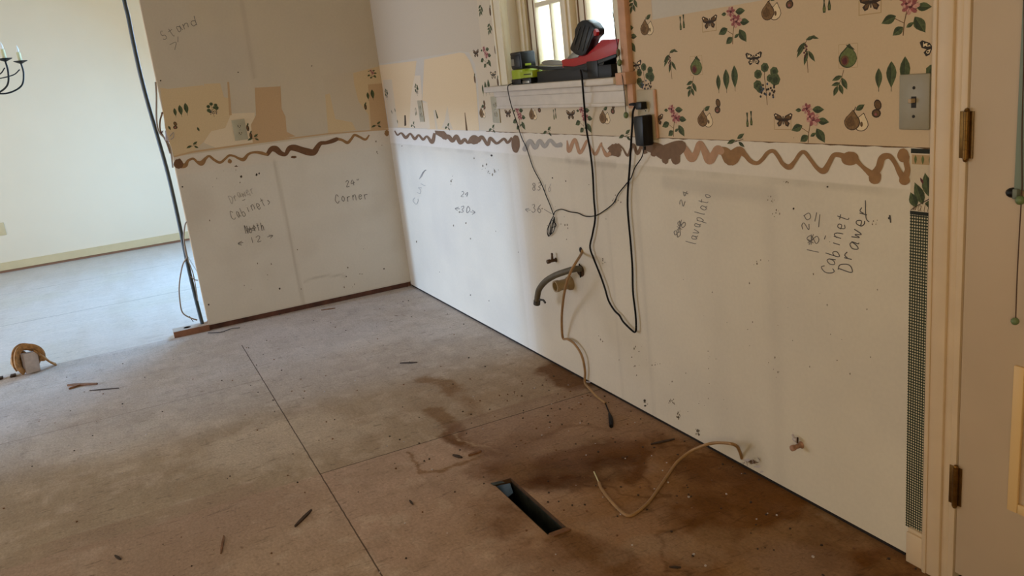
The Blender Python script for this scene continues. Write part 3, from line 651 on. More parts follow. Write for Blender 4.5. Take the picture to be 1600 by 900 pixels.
pw.pxpoly([(680, 172), (681, 172), (685, 184), (683, 186)], 'dgreen', 0.00057)
def put(pr, fn, *pts, **k):
    for p in pts:
        q = W(*p) if pr.wall == 'W' else L(*p)
        pr.cu = q.x if pr.wall == 'W' else q.y; pr.sx = 1.28 if pr.wall == 'W' else 1.15; pr.n = 0
        fn(pr, pr.cu, q.z, **k)
        pr.cu = None
put(pw, m_greenpear, (1088, 103), (1325, 88)); put(pw, m_fly, (1109, 34), (1224, 187), (1361, 3)); put(pw, m_fly, (794, 177), (892, 179), (1027, 186), (744, 83), sq=False)
put(pw, m_pear, (1011, 44), (1102, 187), (1205, 18), (1338, 190), (833, 179), (945, 184), (652, 300) if False else (754, 177))
put(pw, m_buds, (1066, 36), (1171, 187), (1292, 6), (867, 179), (601, 175), (650, 175))
put(pw, m_peony, (1146, 41), (1415, 20), (1265, 194), (1053, 190), (811, 186), (912, 188)); put(pw, m_peony, (759, 90), (979, 62), s=.95)
put(pw, m_olive, (1048, 98), (1261, 82)); put(pw, m_leaves, (1135, 124), (1393, 116), (759, 137)); put(pw, m_spotfly, (1178, 91), (1458, 74), (994, 102), (771, 117))
put(pw, m_berry, (1197, 130), (1008, 125), (1475, 128)); put(pw, m_berry, (651, 140), (604, 147), s=.62); put(pw, m_sprig, (1078, 136), (1308, 130), (764, 44), (987, 6), (750, 15))
put(pw, m_sidefly, (1122, 166), (1371, 170), (843, 168), (958, 169), (757, 164), (1235, 0)); put(pw, m_oliveL, (770, 201), (857, 205), (979, 211), (646, 195), (700, 198), (1154, 219))
put(pw, m_pod, (766, 18), (774, 78), (742, 124), (778, 128)); put(pw, m_bit, (617, 172), (621, 190), (612, 175))
pw.b.build('wallpaper', wr, smooth=False, fix=False)

pl_ = Print('L')
pl_.pxpoly([(250, 137), (262, 139), (317, 133), (319, 136), (319, 131), (344, 130), (350, 152), (357, 153), (361, 178), (352, 200), (330, 205), (318, 222), (300, 238), (272, 245), (258, 200)], 'peach_dull', 0.0005)
pl_.pxpoly([(398, 137), (438, 135), (438, 128), (440, 170), (446, 182), (448, 206), (462, 213), (420, 221), (395, 224), (392, 195), (400, 180)], 'tan', 0.0005)
pl_.pxpoly([(500, 118), (552, 112), (560, 150), (575, 175), (578, 200), (512, 209), (508, 148), (505, 125)], 'bare', 0.00049)
pl_.pxpoly([(508, 148), (515, 146), (524, 186), (550, 191), (556, 203), (513, 209)], 'peach_dull', 0.00052)
pl_.pxpoly([(552, 114), (594, 103), (600, 150), (607, 202), (578, 205), (576, 180), (560, 158), (553, 130)], 'peach_dull', 0.00052)
pl_.pxpoly([(575, 132), (600, 130), (607, 200), (580, 204)], 'tan', 0.00053)
pl_.pxpoly([(348, 178), (398, 176), (396, 225), (340, 232), (318, 223), (330, 205), (352, 200)], 'peach_light', 0.00049)
pl_.pxpoly([(355, 128), (358, 128), (362, 180), (358, 180)], 'tan', 0.00054)
pl_.pxpoly([(272, 243.5), (300, 236), (400, 222), (512, 208), (607, 201), (607, 203), (512, 210), (400, 224.5), (300, 239), (272, 246)], 'tan', 0.00055)
put(pl_, m_leaves, (282, 172)); put(pl_, m_berry, (332, 171), s=.75); put(pl_, m_sidefly, (274, 196)); put(pl_, m_bit, (264, 200), (309, 202), (570, 165)); put(pl_, m_oliveL, (303, 227), (590, 195), (398, 215))
put(pl_, m_leaves, (582, 147), n=2); put(pl_, m_peony, (581, 116), s=.55); put(pl_, m_pod, (387, 200), (571, 167), (392, 212))
pl_.b.build('wallpaper', wl, smooth=False, fix=False)

# ---- wavy bands of old splash board adhesive
def ribbon(b, path, m, P, off, k=5):
    c = catmull(path, k); 
    for i in range(len(c) - 1):
        a, d = c[i], c[i + 1]; t = np.array([d[0] - a[0], d[1] - a[1]]); l = np.hypot(*t) + 1e-6; n = np.array([-t[1], t[0]]) / l
        o_ = off + 4e-6 * i
        if i == 0: pn = n
        n1 = n
        q = [(a[0] + n[0] * a[2], a[1] + n[1] * a[2]), (d[0] + n[0] * d[2], d[1] + n[1] * d[2]), (d[0] - n[0] * d[2], d[1] - n[1] * d[2]), (a[0] - n[0] * a[2], a[1] - n[1] * a[2])]
        b.add([P(x, y, o_) for x, y in q], [(0, 1, 2, 3)], m)
        r = max(a[2], 0.6); b.add([P(a[0] + r * cos(2 * pi * j / 10), a[1] + r * sin(2 * pi * j / 10), o_ + 2e-6) for j in range(10)], [tuple(range(10))], m)
def blob(b, x, y, rx, ry, m, P, off, jag=.12):
    b.add([P(x + rx * cos(2 * pi * j / 22) * (1 + random.uniform(-jag, jag)), y + ry * sin(2 * pi * j / 22) * (1 + random.uniform(-jag, jag)), off) for j in range(22)], [tuple(range(22))], m)
b = MB()
ribbon(b, [(617, 205, 1), (621, 211, 1.3), (627, 208, 1.4), (634, 215, 2.5), (641, 209, 1.5), (648, 217, 2.2), (654, 211, 1.5), (661, 218, 2), (667, 213, 1.5), (675, 222, 3), (679, 208, 2)], M_glued, W, .0012)
b.add([W(x, y, .0013) for x, y in ((679, 204), (694, 205), (700, 212), (697, 219), (688, 214), (681, 210))], [(0, 1, 2, 3, 4, 5)], M_glued)
ribbon(b, [(694, 214, 4), (701, 214, 3.5), (707, 220, 3), (713, 213, 3), (719, 223, 3), (726, 218, 2.5), (731, 223, 2), (740, 217, 6), (747, 219, 4), (753, 214, 2.5), (762, 226, 2.5), (766, 216, 2.5), (776, 224, 2), (787, 217, 2), (793, 223, 2), (800, 215, 2)], M_glued, W, .0012)
blob(b, 741, 219, 8, 7, M_glued, W, .0014); blob(b, 805.5, 225, 6.5, 14, M_glued, W, .0014, .04)
ribbon(b, [(820, 233, 4), (828, 220, 3), (836, 231, 3), (843, 220, 3), (851, 229, 3), (859, 219, 2.5), (868, 227, 3), (877, 226, 4)], M_glueg, W, .0012)
ribbon(b, [(886, 220, .8), (889, 236, 3), (898, 218, 2.4), (906, 239, 2.5), (917, 220, 2), (921, 226, 1), (930, 241, 2.5), (939, 224, 1.2), (940, 228, 1), (947, 242, 3), (953, 240, 3)], M_gluel, W, .0012, 6)
blob(b, 961, 235, 11, 10, M_glued, W, .0014, .18)
ribbon(b, [(966, 226, 2), (973, 232, 1.2), (981, 243, 2), (989, 226, 2.5), (996, 240, 2.5), (1003, 228, 2.5), (1009, 240, 3)], M_glued, W, .0012)
ribbon(b, [(1008, 228, 5), (1016, 230, 8), (1026, 232, 9), (1036, 238, 11), (1046, 236, 12), (1057, 232, 12), (1064, 228, 9)], M_glued, W, .0013, 6)
blob(b, 1039, 246, 6, 10, M_glued, W, .0014); blob(b, 1056, 247, 7, 10, M_glued, W, .0014); blob(b, 1022, 238, 6, 7, M_glued, W, .0014)
ribbon(b, [(1062, 226, 5), (1070, 232, 5), (1080, 247, 6.5), (1087, 240, 5), (1093, 225, 5), (1099, 232, 5), (1108, 250, 7), (1115, 242, 6), (1121, 233, 6), (1127, 237, 6)], M_gluel, W, .0012)
ribbon(b, [(1124, 234, 5), (1133, 238, 8), (1142, 248, 11), (1150, 240, 9), (1156, 236, 7), (1164, 242, 4), (1173, 252, 3.5), (1183, 255, 3), (1191, 249, 3), (1199, 239, 3), (1208, 236, 3), (1216, 245, 3), (1223, 256, 3.2), (1233, 261, 4.5), (1241, 253, 3), (1250, 240, 3), (1257, 238, 3), (1266, 249, 2.8), (1277, 263, 3.2), (1287, 267, 5), (1294, 257, 4), (1302, 243, 3.5), (1311, 242, 4), (1320, 245, 5)], M_glue, W, .0012, 7)
blob(b, 1328, 248, 14, 11, M_glue, W, .0014, .05); blob(b, 1367, 277, 10, 11, M_glue, W, .0014, .05); blob(b, 1413, 281, 8.5, 8, M_glue, W, .0014, .05); blob(b, 1411, 243, 9, 11, M_glue, W, .0014, .05)
ribbon(b, [(1336, 248, 5), (1345, 258, 3), (1354, 266, 4), (1364, 272, 6), (1373, 262, 5.5), (1377, 249, 5.5), (1383, 244, 5), (1391, 245, 4), (1399, 256, 3.4), (1406, 270, 4.5), (1413, 277, 6), (1418, 266, 4.5), (1416, 254, 4.5), (1416, 244, 5)], M_glue, W, .0012, 7)
b.build('adhesive_residue', wr, smooth=False, fix=False)
b = MB()
ribbon(b, [(276, 257, 5), (284, 259, 4), (290, 258, 3.4), (294, 251, 2), (302, 248, 1.8), (308, 253, 2), (315, 255, 4), (321, 248, 2.4), (327, 244, 1.8), (335, 250, 2), (344, 254, 2), (352, 248, 1.8), (358, 243, 1.8), (366, 244, 1.6), (374, 248, 2), (381, 249, 3), (388, 241, 2), (397, 238, 1.8), (408, 239, 2.5), (418, 242, 2)], M_glue, L, .0012, 6)
ribbon(b, [(418, 241, 3), (424, 233, 4), (431, 233, 5), (438, 239, 4), (446, 241, 3), (452, 232, 4), (460, 231, 5), (470, 234, 5), (480, 237, 5.5), (490, 238, 5), (496, 230, 4), (501, 224, 3.2), (510, 223, 2.8), (520, 220, 3.4), (527, 217, 3)], M_glueb, L, .0013, 6)
ribbon(b, [(527, 217, 2.4), (535, 219, 2), (543, 223, 2.4), (549, 217, 2), (554, 211, 2), (562, 214, 1.8), (571, 218, 1.8), (577, 211, 1)], M_glue, L, .0012, 6)
blob(b, 279, 256, 7, 8, M_glueb, L, .0014); blob(b, 359, 252, 3.2, 3.6, M_glue, L, .0014); blob(b, 459, 245.5, 4.5, 2, M_glueb, L, .0014); blob(b, 604.5, 208, 3.6, 5, M_glue, L, .0014); blob(b, 369, 260, 3, .8, M_glueb, L, .0014)
b.build('adhesive_residue', wl, smooth=False, fix=False)

# small nail holes, nicks and mould flecks
M_fleck = mat('mould_fleck', rgb(112, 98, 78), .9); M_nick = mat('nail_hole', rgb(66, 56, 46), .9)
def flecks(wall, P, holes, patches, name):
    b = MB(); rn = random.Random(5)
    for x, y, r in holes: blob(b, x, y, r, r * rn.uniform(.8, 1.3), M_nick, P, .0007 + rn.uniform(0, .0001), .3)
    for x, y, r, n in patches:
        for _ in range(n):
            q = rn.uniform(.3, .95); blob(b, x + rn.gauss(0, r), y + rn.gauss(0, r * 1.3), q, q * rn.uniform(.8, 2.2), M_fleck, P, .0007 + rn.uniform(0, .0002), .35)
    b.build(name, wall, smooth=False, fix=False)
flecks(wr, W, [(768, 243, 1.5), (863, 278, 1), (884, 283, .9), (1293, 292, 1.6), (1240, 326, 1.4), (1389, 341, 1.6), (1345, 205, .0), (1007, 626, 1.8), (1008, 634, 1.8), (1060, 652, 1.6), (1090, 673, 2), (1092, 679, 1.4), (735, 461, .9), (764, 470, .8), (810, 394, .7), (961, 315, 1.1), (628, 228, .8), (634, 392, 1)],
       [(1046, 628, 3, 12), (1061, 650, 3, 12), (1090, 674, 2, 10), (758, 263, 5, 8), (775, 266, 3, 8), (963, 312, 4, 8), (880, 350, 4, 4), (1008, 630, 2, 6), (1024, 573, 4, 6), (938, 528, 4, 4), (945, 410, 3, 5), (1000, 560, 14, 12), (1100, 620, 25, 12), (1205, 310, 3, 8), (1215, 330, 5, 6), (1365, 345, 3, 6), (1300, 520, 40, 14), (1150, 520, 40, 14), (900, 300, 50, 10), (700, 350, 40, 8), (1212, 575, 5, 5), (1228, 285, 2, 5), (1180, 410, 3, 4), (705, 280, 3, 4), (1240, 215, 0.5, 1)], 'wall_flecks')
flecks(wl, L, [(377, 276, 1.7), (401, 273, 1.7), (405, 271, 1.2), (285, 292, 1.4), (437, 451, 1.3), (437, 491, 1.2), (251, 126, 1.2), (372, 113, 1), (487, 103, 1), (541, 432, 1), (600, 420, 1), (326, 476, 1.2), (369, 259, .8)], [(340, 280, 20, 8), (400, 430, 30, 8), (560, 440, 20, 8), (590, 230, 5, 4)], 'wall_flecks')
# ---- handwriting: pencil strokes
FONT = {
 'S': [[(.8, .85), (.5, 1), (.2, .85), (.3, .6), (.7, .4), (.75, .15), (.4, 0), (.1, .15)]], 't': [[(.4, 1), (.4, .1), (.6, 0)], [(.1, .7), (.8, .72)]],
 'a': [[(.75, .55), (.4, .65), (.15, .35), (.3, 0), (.65, .15), (.78, .6), (.75, .1), (.95, 0)]], 'n': [[(.15, .6), (.15, 0)], [(.15, .4), (.5, .62), (.75, .45), (.78, 0)]],
 'd': [[(.7, .5), (.35, .6), (.15, .3), (.35, 0), (.7, .15)], [(.8, 1.05), (.75, .3), (.85, 0)]], 'D': [[(.2, 1), (.15, 0), (.6, .1), (.9, .5), (.65, .92), (.1, 1)]],
 'r': [[(.2, .6), (.22, 0)], [(.22, .35), (.5, .6), (.8, .55)]], 'w': [[(.05, .6), (.2, 0), (.45, .45), (.65, 0), (.95, .62)]], 'e': [[(.15, .3), (.75, .38), (.6, .62), (.25, .55), (.15, .2), (.45, 0), (.8, .12)]],
 'C': [[(.85, .8), (.5, 1), (.15, .6), (.15, .25), (.45, 0), (.85, .15)]], 'c': [[(.8, .5), (.5, .62), (.15, .3), (.45, 0), (.8, .12)]], 'b': [[(.2, 1), (.2, 0), (.6, .02), (.78, .3), (.5, .55), (.2, .4)]],
 'i': [[(.5, .55), (.5, 0)], [(.5, .8), (.52, .84)]], 's': [[(.7, .55), (.3, .5), (.65, .2), (.2, 0)]], 'N': [[(.1, 0), (.15, 1), (.8, 0), (.85, 1)]], 'o': [[(.5, .62), (.15, .3), (.5, 0), (.82, .3), (.5, .62)]],
 'h': [[(.2, 1), (.2, 0)], [(.2, .35), (.55, .6), (.75, .4), (.78, 0)]], '2': [[(.15, .8), (.5, 1), (.8, .75), (.15, .02), (.9, .05)]], '4': [[(.6, 1), (.1, .4), (.9, .42)], [(.65, .8), (.62, 0)]],
 '8': [[(.5, .5), (.2, .78), (.5, 1), (.8, .78), (.5, .5), (.15, .22), (.5, 0), (.85, .22), (.5, .5)]], '3': [[(.2, .9), (.6, 1), (.75, .75), (.4, .52), (.8, .3), (.55, 0), (.15, .1)]], '1': [[(.5, 1), (.5, 0)]],
 '0': [[(.5, 1), (.15, .55), (.45, 0), (.85, .45), (.5, 1)]], '6': [[(.7, 1), (.25, .55), (.2, .15), (.5, 0), (.75, .25), (.5, .5), (.2, .35)]], '5': [[(.8, 1), (.3, 1), (.25, .6), (.7, .55), (.75, .15), (.2, 0)]], '7': [[(.1, 1), (.85, 1), (.4, 0)]],
 'x': [[(.15, .6), (.8, 0)], [(.8, .6), (.1, 0)]], '"': [[(.35, 1.05), (.33, .8)], [(.65, 1.05), (.6, .8)]], '-': [[(.1, .4), (.9, .4)]], '.': [[(.4, .35), (.6, .37)]],
 '<': [[(.9, .62), (.1, .35), (.8, .0)], [(.1, .35), (1.2, .35)]], '>': [[(-.2, .35), (.9, .35)], [(.2, .62), (.9, .35), (.2, .0)]], 'l': [[(.5, 1), (.45, .1), (.6, 0)]], 'v': [[(.1, .6), (.4, 0), (.8, .62)]],
 'p': [[(.2, .6), (.15, -.45)], [(.2, .5), (.6, .62), (.75, .3), (.45, 0), (.2, .1)]], 'u': [[(.15, .6), (.2, .08), (.55, .05), (.75, .6), (.8, 0)]], '/': [[(.1, 0), (.9, 1)]], ' ': [], '#': [[(.1, .2), (.9, .9)], [(.1, .8), (.9, .1)], [(.3, 0), (.4, 1)], [(.0, .5), (1, .6)]]}
def write(b, text, p0, p1, h, P, m, w=0.9, off=.0008, shear=0.0):
    """text from pixel p0 (baseline start) to p1 (baseline end), letter height h px"""
    n = max(len(text), 1); dx, dy = (p1[0] - p0[0]) / n, (p1[1] - p0[1]) / n; l = sqrt(dx * dx + dy * dy); nx, ny = dy / l, -dx / l; k = 0
    for i, ch in enumerate(text):
        jit = random.uniform(-.14, .14)
        for st in FONT.get(ch, []):
            c = catmull([(x + random.uniform(-.09, .09), y + random.uniform(-.07, .07)) for x, y in st], 4) if len(st) > 2 else [np.array(q, float) for q in st]
            c = [(p0[0] + dx * (i + .06 + .8 * q[0]) + nx * h * (q[1] + jit) + shear * q[1] * dx, p0[1] + dy * (i + .06 + .8 * q[0]) + ny * h * (q[1] + jit) + shear * q[1] * dy) for q in c]
            for a, d in zip(c[:-1], c[1:]):
                tx, ty = d[0] - a[0], d[1] - a[1]; ll = sqrt(tx * tx + ty * ty) + 1e-6; ox, oy = -ty / ll * w / 2, tx / ll * w / 2
                o2 = off + .00001 * (k % 20); k += 1
                b.add([P(a[0] + ox, a[1] + oy, o2), P(d[0] + ox, d[1] + oy, o2), P(d[0] - ox, d[1] - oy, o2), P(a[0] - ox, a[1] - oy, o2)], [(0, 1, 2, 3)], m)
def pstroke(b, pts, P, m, w=0.9, off=.0009):
    c = catmull(pts, 4) if len(pts) > 2 else pts
    for a, d in zip(c[:-1], c[1:]):
        tx, ty = d[0] - a[0], d[1] - a[1]; ll = sqrt(tx * tx + ty * ty) + 1e-6; ox, oy = -ty / ll * w / 2, tx / ll * w / 2
        b.add([P(a[0] + ox, a[1] + oy, off), P(d[0] + ox, d[1] + oy, off), P(d[0] - ox, d[1] - oy, off), P(a[0] - ox, a[1] - oy, off)], [(0, 1, 2, 3)], m)
b = MB()
write(b, 'Sta', (256, 66), (288, 45), 15, L, M_pencil); write(b, 'nd', (286, 46), (311, 36), 14, L, M_pencil, 1.1)
pstroke(b, [(265, 70), (275, 66), (273, 78)], L, M_pencil); pstroke(b, [(278, 57), (278, 66)], L, M_pencil)
write(b, 'Drawer', (360, 317), (399, 300), 13, L, M_pencilf); write(b, '-', (378, 315), (385, 312), 3, L, M_pencil)
write(b, 'Cabinets', (363, 345), (425, 316), 14, L, M_pencil, .9); write(b, 'Nooth', (383, 364), (414, 358), 13, L, M_pencil, 1.1); write(b, '#', (384, 364), (404, 360), 10, L, M_pencil)
write(b, '< 12 >', (371, 384), (429, 371), 9, L, M_pencil, 1)
write(b, '24"', (540, 292), (565, 287), 9, L, M_pencil, 1.1); write(b, 'Corner', (524, 318), (577, 309), 13, L, M_pencil, 1.1)
b.build('pencil_writing', wl, smooth=False, fix=False)
b = MB()
for q in range(5): pstroke(b, [(655 + q, 280 - q), (660 + q, 270 - q), (665 + q * .3, 266)], W, M_pencilf, .7)
write(b, 'Cu', (651, 322), (660, 290), 9, W, M_pencilf, .8); write(b, 'ml', (660, 305), (666, 284), 7, W, M_pencilf, .8)
write(b, '24', (719, 306), (732, 309), 8, W, M_pencil, .8); write(b, '<30>', (709, 330), (744, 335), 10, W, M_pencil, .8)
write(b, '83', (830, 296), (846, 298), 12, W, M_pencil, .8); write(b, '16', (848, 298), (862, 300), 12, W, M_pencilf, .8); write(b, '<36', (819, 332), (848, 334), 12, W, M_pencil, .8); pstroke(b, [(850, 327), (862, 334)], W, M_pencil, .8)
write(b, '88', (1062, 374), (1074, 345), 11, W, M_pencil, 1.1); write(b, '#', (1064, 366), (1072, 342), 9, W, M_pencil); write(b, '24', (1066, 325), (1078, 297), 9, W, M_pencil, 1)
write(b, 'lavaplato', (1087, 386), (1110, 302), 15, W, M_pencil, 1.1)
write(b, '18', (1275, 402), (1283, 366), 19, W, M_pencil, 1.2); write(b, '#', (1268, 386), (1278, 366), 10, W, M_pencil, 1.1); write(b, '20', (1262, 362), (1268, 330), 11, W, M_pencil, 1.2); pstroke(b, [(1273, 346), (1276, 332)], W, M_pencil, 1.2); pstroke(b, [(1279, 355), (1281, 335)], W, M_pencil, 1.2); pstroke(b, [(1288, 374), (1290, 368)], W, M_pencil, 1.3)
write(b, 'Cabinet', (1299, 430), (1328, 335), 20, W, M_pencild, 1.3); write(b, 'Drawer', (1327, 428), (1357, 322), 20, W, M_pencild, 1.5)
pstroke(b, [(1352, 313), (1353, 340), (1358, 347)], W, M_pencild, 1.4)
for q in range(4): pstroke(b, [(1389 + q * .6, 336), (1390 + q * .5, 341), (1391 + q * .3, 348)], W, M_pencild, .8)
b.build('pencil_writing', wr, smooth=False, fix=False)

# ---- border paper beside the door casing: leaf panel above a gingham strip
def gingham():
    m = bpy.data.materials.new('gingham_print'); m.use_nodes = True; nt = m.node_tree; b = nt.nodes['Principled BSDF']; b.inputs['Roughness'].default_value = .8
    tc = nt.nodes.new('ShaderNodeTexCoord'); sp = nt.nodes.new('ShaderNodeSeparateXYZ'); nt.links.new(tc.outputs['Object'], sp.inputs[0]); outs = []
    for ax, p in ((0, 0.0062), (2, 0.0068)):
        a = nt.nodes.new('ShaderNodeMath'); a.operation = 'DIVIDE'; a.inputs[1].default_value = p; nt.links.new(sp.outputs[ax], a.inputs[0])
        f = nt.nodes.new('ShaderNodeMath'); f.operation = 'FRACT'; nt.links.new(a.outputs[0], f.inputs[0])
        g = nt.nodes.new('ShaderNodeMath'); g.operation = 'GREATER_THAN'; g.inputs[1].default_value = .5; nt.links.new(f.outputs[0], g.inputs[0]); outs.append(g.outputs[0])
    s = nt.nodes.new('ShaderNodeMath'); s.operation = 'ADD'; nt.links.new(outs[0], s.inputs[0]); nt.links.new(outs[1], s.inputs[1])
    h = nt.nodes.new('ShaderNodeMath'); h.operation = 'MULTIPLY'; h.inputs[1].default_value = .5; nt.links.new(s.outputs[0], h.inputs[0])
    r = nt.nodes.new('ShaderNodeValToRGB'); r.color_ramp.interpolation = 'CONSTANT'; e = r.color_ramp.elements; e[0].color = (*rgb(28, 38, 28), 1); e[1].position = .3; e[1].color = (*rgb(60, 66, 50), 1); n = e.new(.8); n.color = (*rgb(212, 196, 160), 1)
    nt.links.new(h.outputs[0], r.inputs[0]); nt.links.new(r.outputs[0], b.inputs['Base Color']); return m
bx0, bx1 = 3.7245, 3.784
pb = Print('W', .0012); z1, z0 = 1.0135, 0.868
PM['band'] = mat('border_dark_band', rgb(30, 34, 24), .8); PM['gingham'] = gingham()
pb.poly([(bx0, z0), (bx1, z0), (bx1, z1), (bx0, z1)], 'paper_pale', .0008)
pb.poly([(bx0, z1 - .010), (bx1, z1 - .010), (bx1, z1), (bx0, z1)], 'band', .0010); pb.poly([(bx0, z0), (bx1, z0), (bx1, z0 + .008), (bx0, z0 + .008)], 'band', .0010)
pb.poly([(bx0 + .003, z1 - .034), (bx1, z1 - .034), (bx1, z1 - .013), (bx0 + .003, z1 - .013)], 'square', .00085)
for k in range(3): leaf(pb, bx0 + .012 + k * .018, z1 - .014, .020, .007, -90, 'lgreen', curve=0)
leaf(pb, 3.770, .912, .052, .026, 98, 'green'); leaf(pb, 3.757, .893, .052, .026, 112, 'green'); leaf(pb, 3.740, .885, .036, .024, 112, 'green'); leaf(pb, 3.762, .896, .026, .016, -6, 'green'); leaf(pb, 3.782, .93, .05, .016, 92, 'green'); leaf(pb, 3.757, .938, .016, .006, 118, 'maroon', False)
stroke(pb, [(3.727, .878), (3.745, .890), (3.770, .905), (3.784, .916)], .0018, 'dbrown')
pb.poly([(bx0, .088), (bx1, .088), (bx1, z0 - .0003), (bx0, z0 - .0003)], 'gingham', .0008)
def wtxt(b, s, u0, z, cw, h, m):
    for i, ch in enumerate(s):
        for st in FONT[ch]:
            c = catmull(st, 4) if len(st) > 2 else st
            stroke(pb, [(u0 + cw * (i + .85 * q[0] + .25 * q[1]), z + h * q[1]) for q in c], .0011, m)
PM['brownink'] = mat('brown_ink', rgb(88, 62, 40), .8)
wtxt(pb, 'walnu', 3.731, .878, .0122, .019, 'brownink')
o = pb.b.build('wallpaper_border', wr, smooth=False, fix=False); o['label'] = 'leaf print border above green gingham strip'
b = MB(); b.box((3.737, 0, 0.0), (3.7835, -.014, .082), M_trim, bev=.002).box((3.737, 0, .082), (3.7835, -.009, .092), M_trim, bev=.002); b.build('baseboard_right', kind='structure')

# ---- door in the window wall, closed, hinged on the left
b = MB(); 
for x0, x1, zt in ((3.7835, 3.850, 2.12),):
    b.box((x0, 0, 0), (x0 + .048, -.019, zt), M_trim, bev=.003).box((x0 + .046, 0, 0), (x1, -.013, zt), M_trim, bev=.004).box((x0 + .004, -.018, 0), (x0 + .014, -.022, zt), M_trim, bev=.002)
b.box((DX1 + .012, 0, 0), (DX1 + .08, -.019, 2.12), M_trim, bev=.003); b.box((3.7835, 0, 2.062), (DX1 + .08, -.0192, 2.1205), M_trim, bev=.003)
b.box((3.846, -.012, 0), (3.862, .13, 2.06), M_trim, bev=.001).box((DX1, -.010, 0), (DX1 + .013, .13, 2.06), M_trim).box((3.862, -.01, 2.045), (DX1, .13, 2.06), M_trim)
b.build('trim_1', kind='structure')
b = MB(); b.box((3.867, -.012, .04), (DX1 - .004, .030, 2.043), M_door, bev=.002)
door = b.build('door_1', kind='structure')
b = MB()
def moulding(b, x0, x1, z0, z1, y, w, t, m):
    b.box((x0, y, z0), (x0 + w, y - t, z1), m, bev=t * .3).box((x1 - w, y, z0), (x1, y - t, z1), m, bev=t * .3).box((x0 + w + .0002, y, z0), (x1 - w - .0002, y - t, z0 + w), m, bev=t * .3).box((x0 + w + .0002, y, z1 - w), (x1 - w - .0002, y - t, z1), m, bev=t * .3)
moulding(b, 3.986, 4.262, .262, .588, -.0115, .022, .008, mat('panel_trim', rgb(222, 186, 130), .45)); moulding(b, 4.306, 4.582, .262, .588, -.0115, .022, .008, MATS['panel_trim'])
b.box((4.02, -.012, .296), (4.228, -.016, .554), M_door, bev=.003).box((4.34, -.012, .296), (4.548, -.016, .554), M_door, bev=.003); b.build('panel', door)
b = MB(); moulding(b, 3.973, 4.594, .945, 1.93, -.0115, .03, .016, mat('lite_frame', rgb(128, 140, 124), .4)); b.build('glazing_frame', door)
b = MB(); b.box((4.0, -.013, .97), (4.567, -.0145, 1.905), mat('dark_pane', rgb(96, 110, 104), .12)); b.build('pane', door)
b = MB(); b.lathe([(.026, 0), (.026, .004), (.010, .008), (.010, .03), (.026, .042), (.028, .052), (.020, .062), (0, .064)], (4.63, -.012, .93), (0, -1, 0), M_brass); b.build('door_knob', door)
for zc in (1.047, .262, 1.83):
    b = MB(); b.box((3.848, -.0125, zc - .047), (3.866, -.0145, zc + .047), M_brass, bev=.0006).box((3.867, -.0125, zc - .047), (3.878, -.0145, zc + .047), M_brass)
    for k in range(5): b.lathe([(.0062, 0), (.0062, .0185)], (3.866, -.018, zc - .047 + k * .0189), (0, 0, 1), M_brass, 12)
    b.ball((3.866, -.018, zc + .049), .0055, M_brass, 8); b.ball((3.866, -.018, zc - .049), .0055, M_brass, 8)
    h = b.build('hinge', door)
b = MB(); b.box((3.863, -.010, .002), (DX1 - .001, .11, .02), M_dark); b.build('threshold', door)
b = MB(); b.box((3.863, .032, .02), (DX1, .05, 2.045), M_dark); b.build('weather_seal', door)

# ---- window in the window wall
wo = MB()
D0, D1 = 0.062, 0.105
wo.box((OX0 - .001, 0, OZ0), (OX0 - .016, .14, OZ1 + .016), M_winpaint).box((OX1 + .001, 0, OZ0), (OX1 + .016, .14, OZ1 + .016), M_winpaint).box((OX0, 0, OZ1 + .001), (OX1, .14, OZ1 + .016), M_winpaint)
win = wo.build('window_1', kind='structure')
b = MB()
b.box((OX0, .052, 1.215), (OX0 + .042, .13, OZ1), M_winpaint, bev=.003).box((OX1 - .052, .052, 1.215), (OX1, .13, OZ1), M_winpaint, bev=.003)
b.box((OX0 + .05, .058, OZ1 - .05), (OX1 - .05, .13, OZ1), M_winpaint, bev=.003).box((OX0 + .05, .066, 1.20), (OX1 - .05, .13, 1.245), M_winpaint, bev=.003)
b.box((2.160, .050, 1.22), (2.230, .13, OZ1), M_winpaint, bev=.004).box((2.178, .042, 1.22), (2.212, .052, OZ1), M_winpaint, bev=.002)
